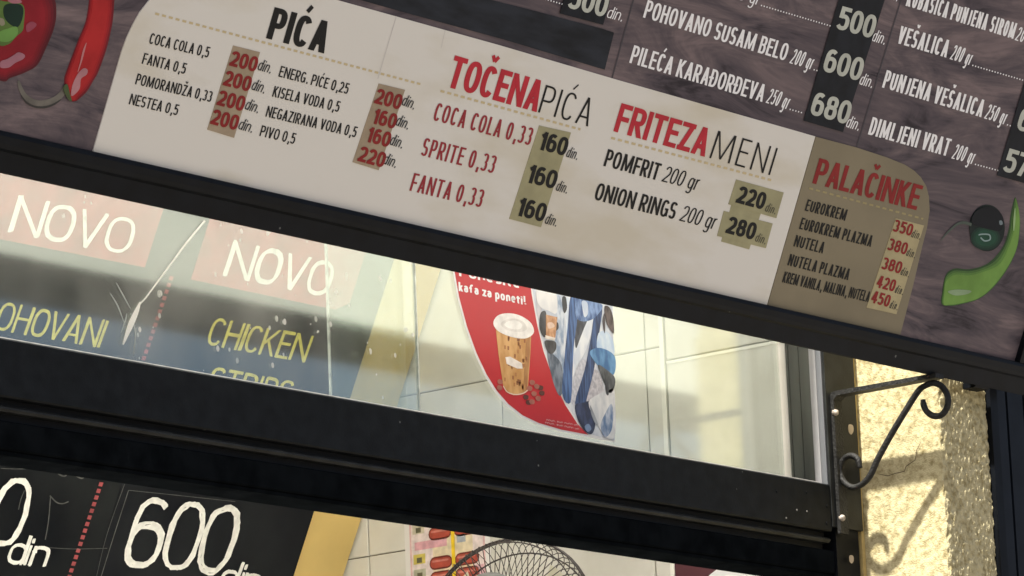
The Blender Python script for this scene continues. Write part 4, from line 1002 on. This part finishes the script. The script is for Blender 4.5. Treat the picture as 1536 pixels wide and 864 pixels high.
for (a_, b_) in (((1307, 61), (1326, 67)), ((1288, 126), (1307, 132)), ((1268, 190), (1287, 196)), ((1326, -4), (1345, 2))): din(a_, b_, 19, 1.6, M_WHITE, -0.0003)
k2 = sticker([(1552, 70), (1600, 84), (1545, 277), (1495, 263)], M_BOXBLK, n=0.0006)
for s, a_, b_ in (('650', (1523, 194), (1579, 210)), ('570', (1502, 256), (1558, 272))): price(k2, s, a_, b_, 37, 6.4, M_GREY, 0.0010, ty=6.4, gap=1.8)
sheet([(500, -60), (801, 16), (842, 27), (903, 43), (921, 49), (907, 104.5), (748, 57), (608, 19), (470, -20)], 0.0002, 'cover_film', M_NAVY)
k3 = sticker([(849, -16), (914, 2), (904, 37), (839, 20)], M_BOXBLK, n=0.0010)
price(k3, '500', (849, 11), (906, 26), 37, 6.4, M_GREY, 0.0014, ty=6.4, gap=1.8)
din((908, 25.5), (931, 32), 19, 1.6, M_WHITE, 0.0012)
mt('gr', (776, -12), (792, -8), 24, 2.0, M_WHITE, 0.0008, shear=.2, gap=2, dots=(846, 8))

# printed vegetables
def veg(name, pts, c, n, sm=True, rough=.5, var=.12):
    q = pxpoly(MENU, pts)
    if sm: q = smoothpts(q, True, 5)
    return prism(MENU, q, n-0.00012, n, name, mat('veg %.3f %.3f %.3f' % c, c, rough, var, 25, spec=.1), mb)
def shrink(pts, k, dx=0, dy=0):
    cx = sum(p[0] for p in pts)/len(pts); cy = sum(p[1] for p in pts)/len(pts)
    return [(cx+(x-cx)*k+dx, cy+(y-cy)*k+dy) for x, y in pts]
pep = [(-70, 90), (0, 121), (16, 117), (40, 108), (57, 97), (70, 71), (81, 44), (85, 20), (81, -6), (60, -40), (-60, -40)]
cols = [(0.085, 0.014, 0.020), (0.125, 0.014, 0.022), (0.165, 0.014, 0.022), (0.205, 0.014, 0.022), (0.235, 0.015, 0.024)]
for i, c in enumerate(cols): veg('red_pepper', shrink(pep, 1-.055*i, -1.5*i, 0.5*i), c, -0.0006+.0003*i)
veg('pepper_stem', [(-6, 6), (8, 2), (30, 5), (36, 14), (35, 34), (33, 46), (24, 54), (12, 66), (-4, 63)], (0.10, 0.17, 0.045), 0.0010)
veg('pepper_stem', [(6, 8), (22, 5), (33, 10), (33, 26), (26, 40), (14, 36), (5, 24)], (0.012, 0.030, 0.022), 0.0012)
veg('pepper_stem', [(-2, 48), (12, 42), (24, 40), (25, 52), (12, 62), (-4, 60)], (0.145, 0.30, 0.075), 0.0013)
veg('pepper_stem', [(-4, 27), (4, 28), (6, 36), (0, 38)], (0.26, 0.24, 0.17), 0.0014)
veg('pepper_shine', [(0, 92), (10, 88), (20, 82), (27, 78), (36, 82), (34, 88), (22, 94), (12, 101), (0, 101)], (0.34, 0.15, 0.19), 0.0013)
veg('pepper_shine', [(38, 38), (46, 32), (54, 36), (50, 42), (40, 48)], (0.27, 0.06, 0.09), 0.0013)
veg('pepper_shine', [(10, -4), (24, -4), (32, 3), (20, 5), (12, 2)], (0.36, 0.15, 0.18), 0.0013)
chi = [(137, -40), (134, 2), (129, 32), (120, 55), (111, 78), (102, 102), (97, 118), (98, 131), (101, 141), (105, 151), (114, 152), (122, 146), (131, 137), (140, 122), (147, 110), (154, 92), (160, 74), (166, 50), (170, 28), (172, 2), (174, -40)]
for i, c in enumerate([(0.155, 0.015, 0.022), (0.27, 0.017, 0.022), (0.35, 0.020, 0.024), (0.39, 0.024, 0.026)]):
    s_ = i*2.6
    q = [(x+(s_*.9 if k < 9 else (-s_ if k > 10 else 0)) - .25*s_, y-(.4*s_ if 7 < k < 13 else 0)) for k, (x, y) in enumerate(chi)]
    veg('chili', q, c, -0.0006+.0003*i)
veg('chili_shine', [(106, 143), (108, 128), (114, 114), (120, 106), (126, 102), (131, 105), (129, 112), (121, 118), (119, 132), (112, 141)], (0.42, 0.20, 0.22), 0.0008)
stroke(MENU, [(116, 108), (121, 92), (125, 76), (129, 64)], [1, 2.4, 3.0, 1], mat('veg shine', (0.46, 0.16, 0.17), .5), mb, 0.0008, 'chili_shine')
stroke(MENU, [(99, 132), (93, 141), (84, 149), (71, 154), (58, 155), (46, 151), (37, 143), (31, 132), (28, 121)], [9, 9, 10, 10, 9, 8, 7, 6, 3], mat('chili stalk', (0.11, 0.10, 0.085), .6, .3, 40), mb, -0.0004, 'chili_stalk')
stroke(MENU, [(92, 149), (80, 157), (66, 161), (52, 160), (40, 154), (32, 143)], [1.5, 3, 3.6, 3.0, 2.6, 1], mat('stalk edge', (0.020, 0.018, 0.016), .6), mb, -0.0001, 'chili_stalk')
veg('chili_cap', [(94, 132), (100, 126), (104, 140), (107, 151), (101, 148)], (0.075, 0.10, 0.045), 0.0010)
gch = [(1523.5, 296), (1519, 310), (1515.5, 328), (1514, 342), (1507, 366), (1493, 386), (1477, 398), (1454, 404), (1432, 403), (1419, 413), (1414, 438), (1413, 456), (1425, 459), (1440, 457), (1468, 449), (1491, 431), (1512, 403), (1526, 372), (1530.5, 338), (1528, 312)]
for i, c in enumerate([(0.035, 0.075, 0.030), (0.075, 0.155, 0.045), (0.110, 0.225, 0.055), (0.150, 0.285, 0.065)]):
    q = []
    for k, (x, y) in enumerate(gch):
        inner = 1 <= k <= 9
        f = i*(3.0 if inner else 0.8)
        if k in (0, 19): f = i*1.0; q.append((x, y+f)); continue
        if inner: q.append((x+(f*.8 if k < 6 else 0), y+(f if k >= 5 else 0)))
        else: q.append((x-(f*.6 if k > 14 else 0)+(f if k in (10, 11) else 0), y-(f if 11 < k < 17 else 0)))
    veg('green_chili', q, c, -0.0006+.0003*i)
veg('chili_shine', [(1421, 437), (1436, 434), (1456, 436), (1450, 441), (1432, 443)], (0.24, 0.34, 0.20), 0.0008)
stroke(MENU, [(1522, 312), (1521, 330), (1520, 346)], [1, 3.4, 1.5], mat('green shine', (0.25, 0.40, 0.17), .5), mb, 0.0008, 'chili_shine')
rd = [(1480.7+26.5*math.cos(R(t)), 342+35*math.sin(R(t))) for t in range(0, 360, 20)]
veg('dark_pepper', rd, (0.012, 0.020, 0.020), 0.0000)
for i, c in enumerate([(0.014, 0.036, 0.028), (0.016, 0.050, 0.034), (0.018, 0.066, 0.042)]):
    veg('dark_pepper', [(1478+(22-3.2*i)*math.cos(R(t)), 357+(18-3.0*i)*math.sin(R(t))) for t in range(0, 360, 24)], c, 0.0003+.0002*i)
veg('dark_pepper', [(1480.7+24*math.cos(R(t)), 332+22*math.sin(R(t))) for t in range(180, 361, 20)]+[(1500, 346), (1484, 344), (1462, 338)], (0.008, 0.010, 0.014), 0.0010)
stroke(MENU, [(1467, 352), (1473, 351), (1483, 352), (1484, 359), (1476, 361), (1470, 356)], [2.2]*6, mat('pepper glint', (0.20, 0.30, 0.30), .5), mb, 0.0012, 'pepper_shine')
veg('pepper_shine', [(1498, 331), (1502, 331), (1503, 336), (1499, 337)], (0.16, 0.20, 0.22), 0.0013)
stroke(MENU, [(1457, 337), (1446, 334), (1436, 336), (1426, 344), (1418, 352), (1411, 361)], [5, 4.6, 4, 3, 2.2, 1], mat('pepper stalk', (0.030, 0.050, 0.040), .5), mb, 0.0004, 'pepper_stalk')
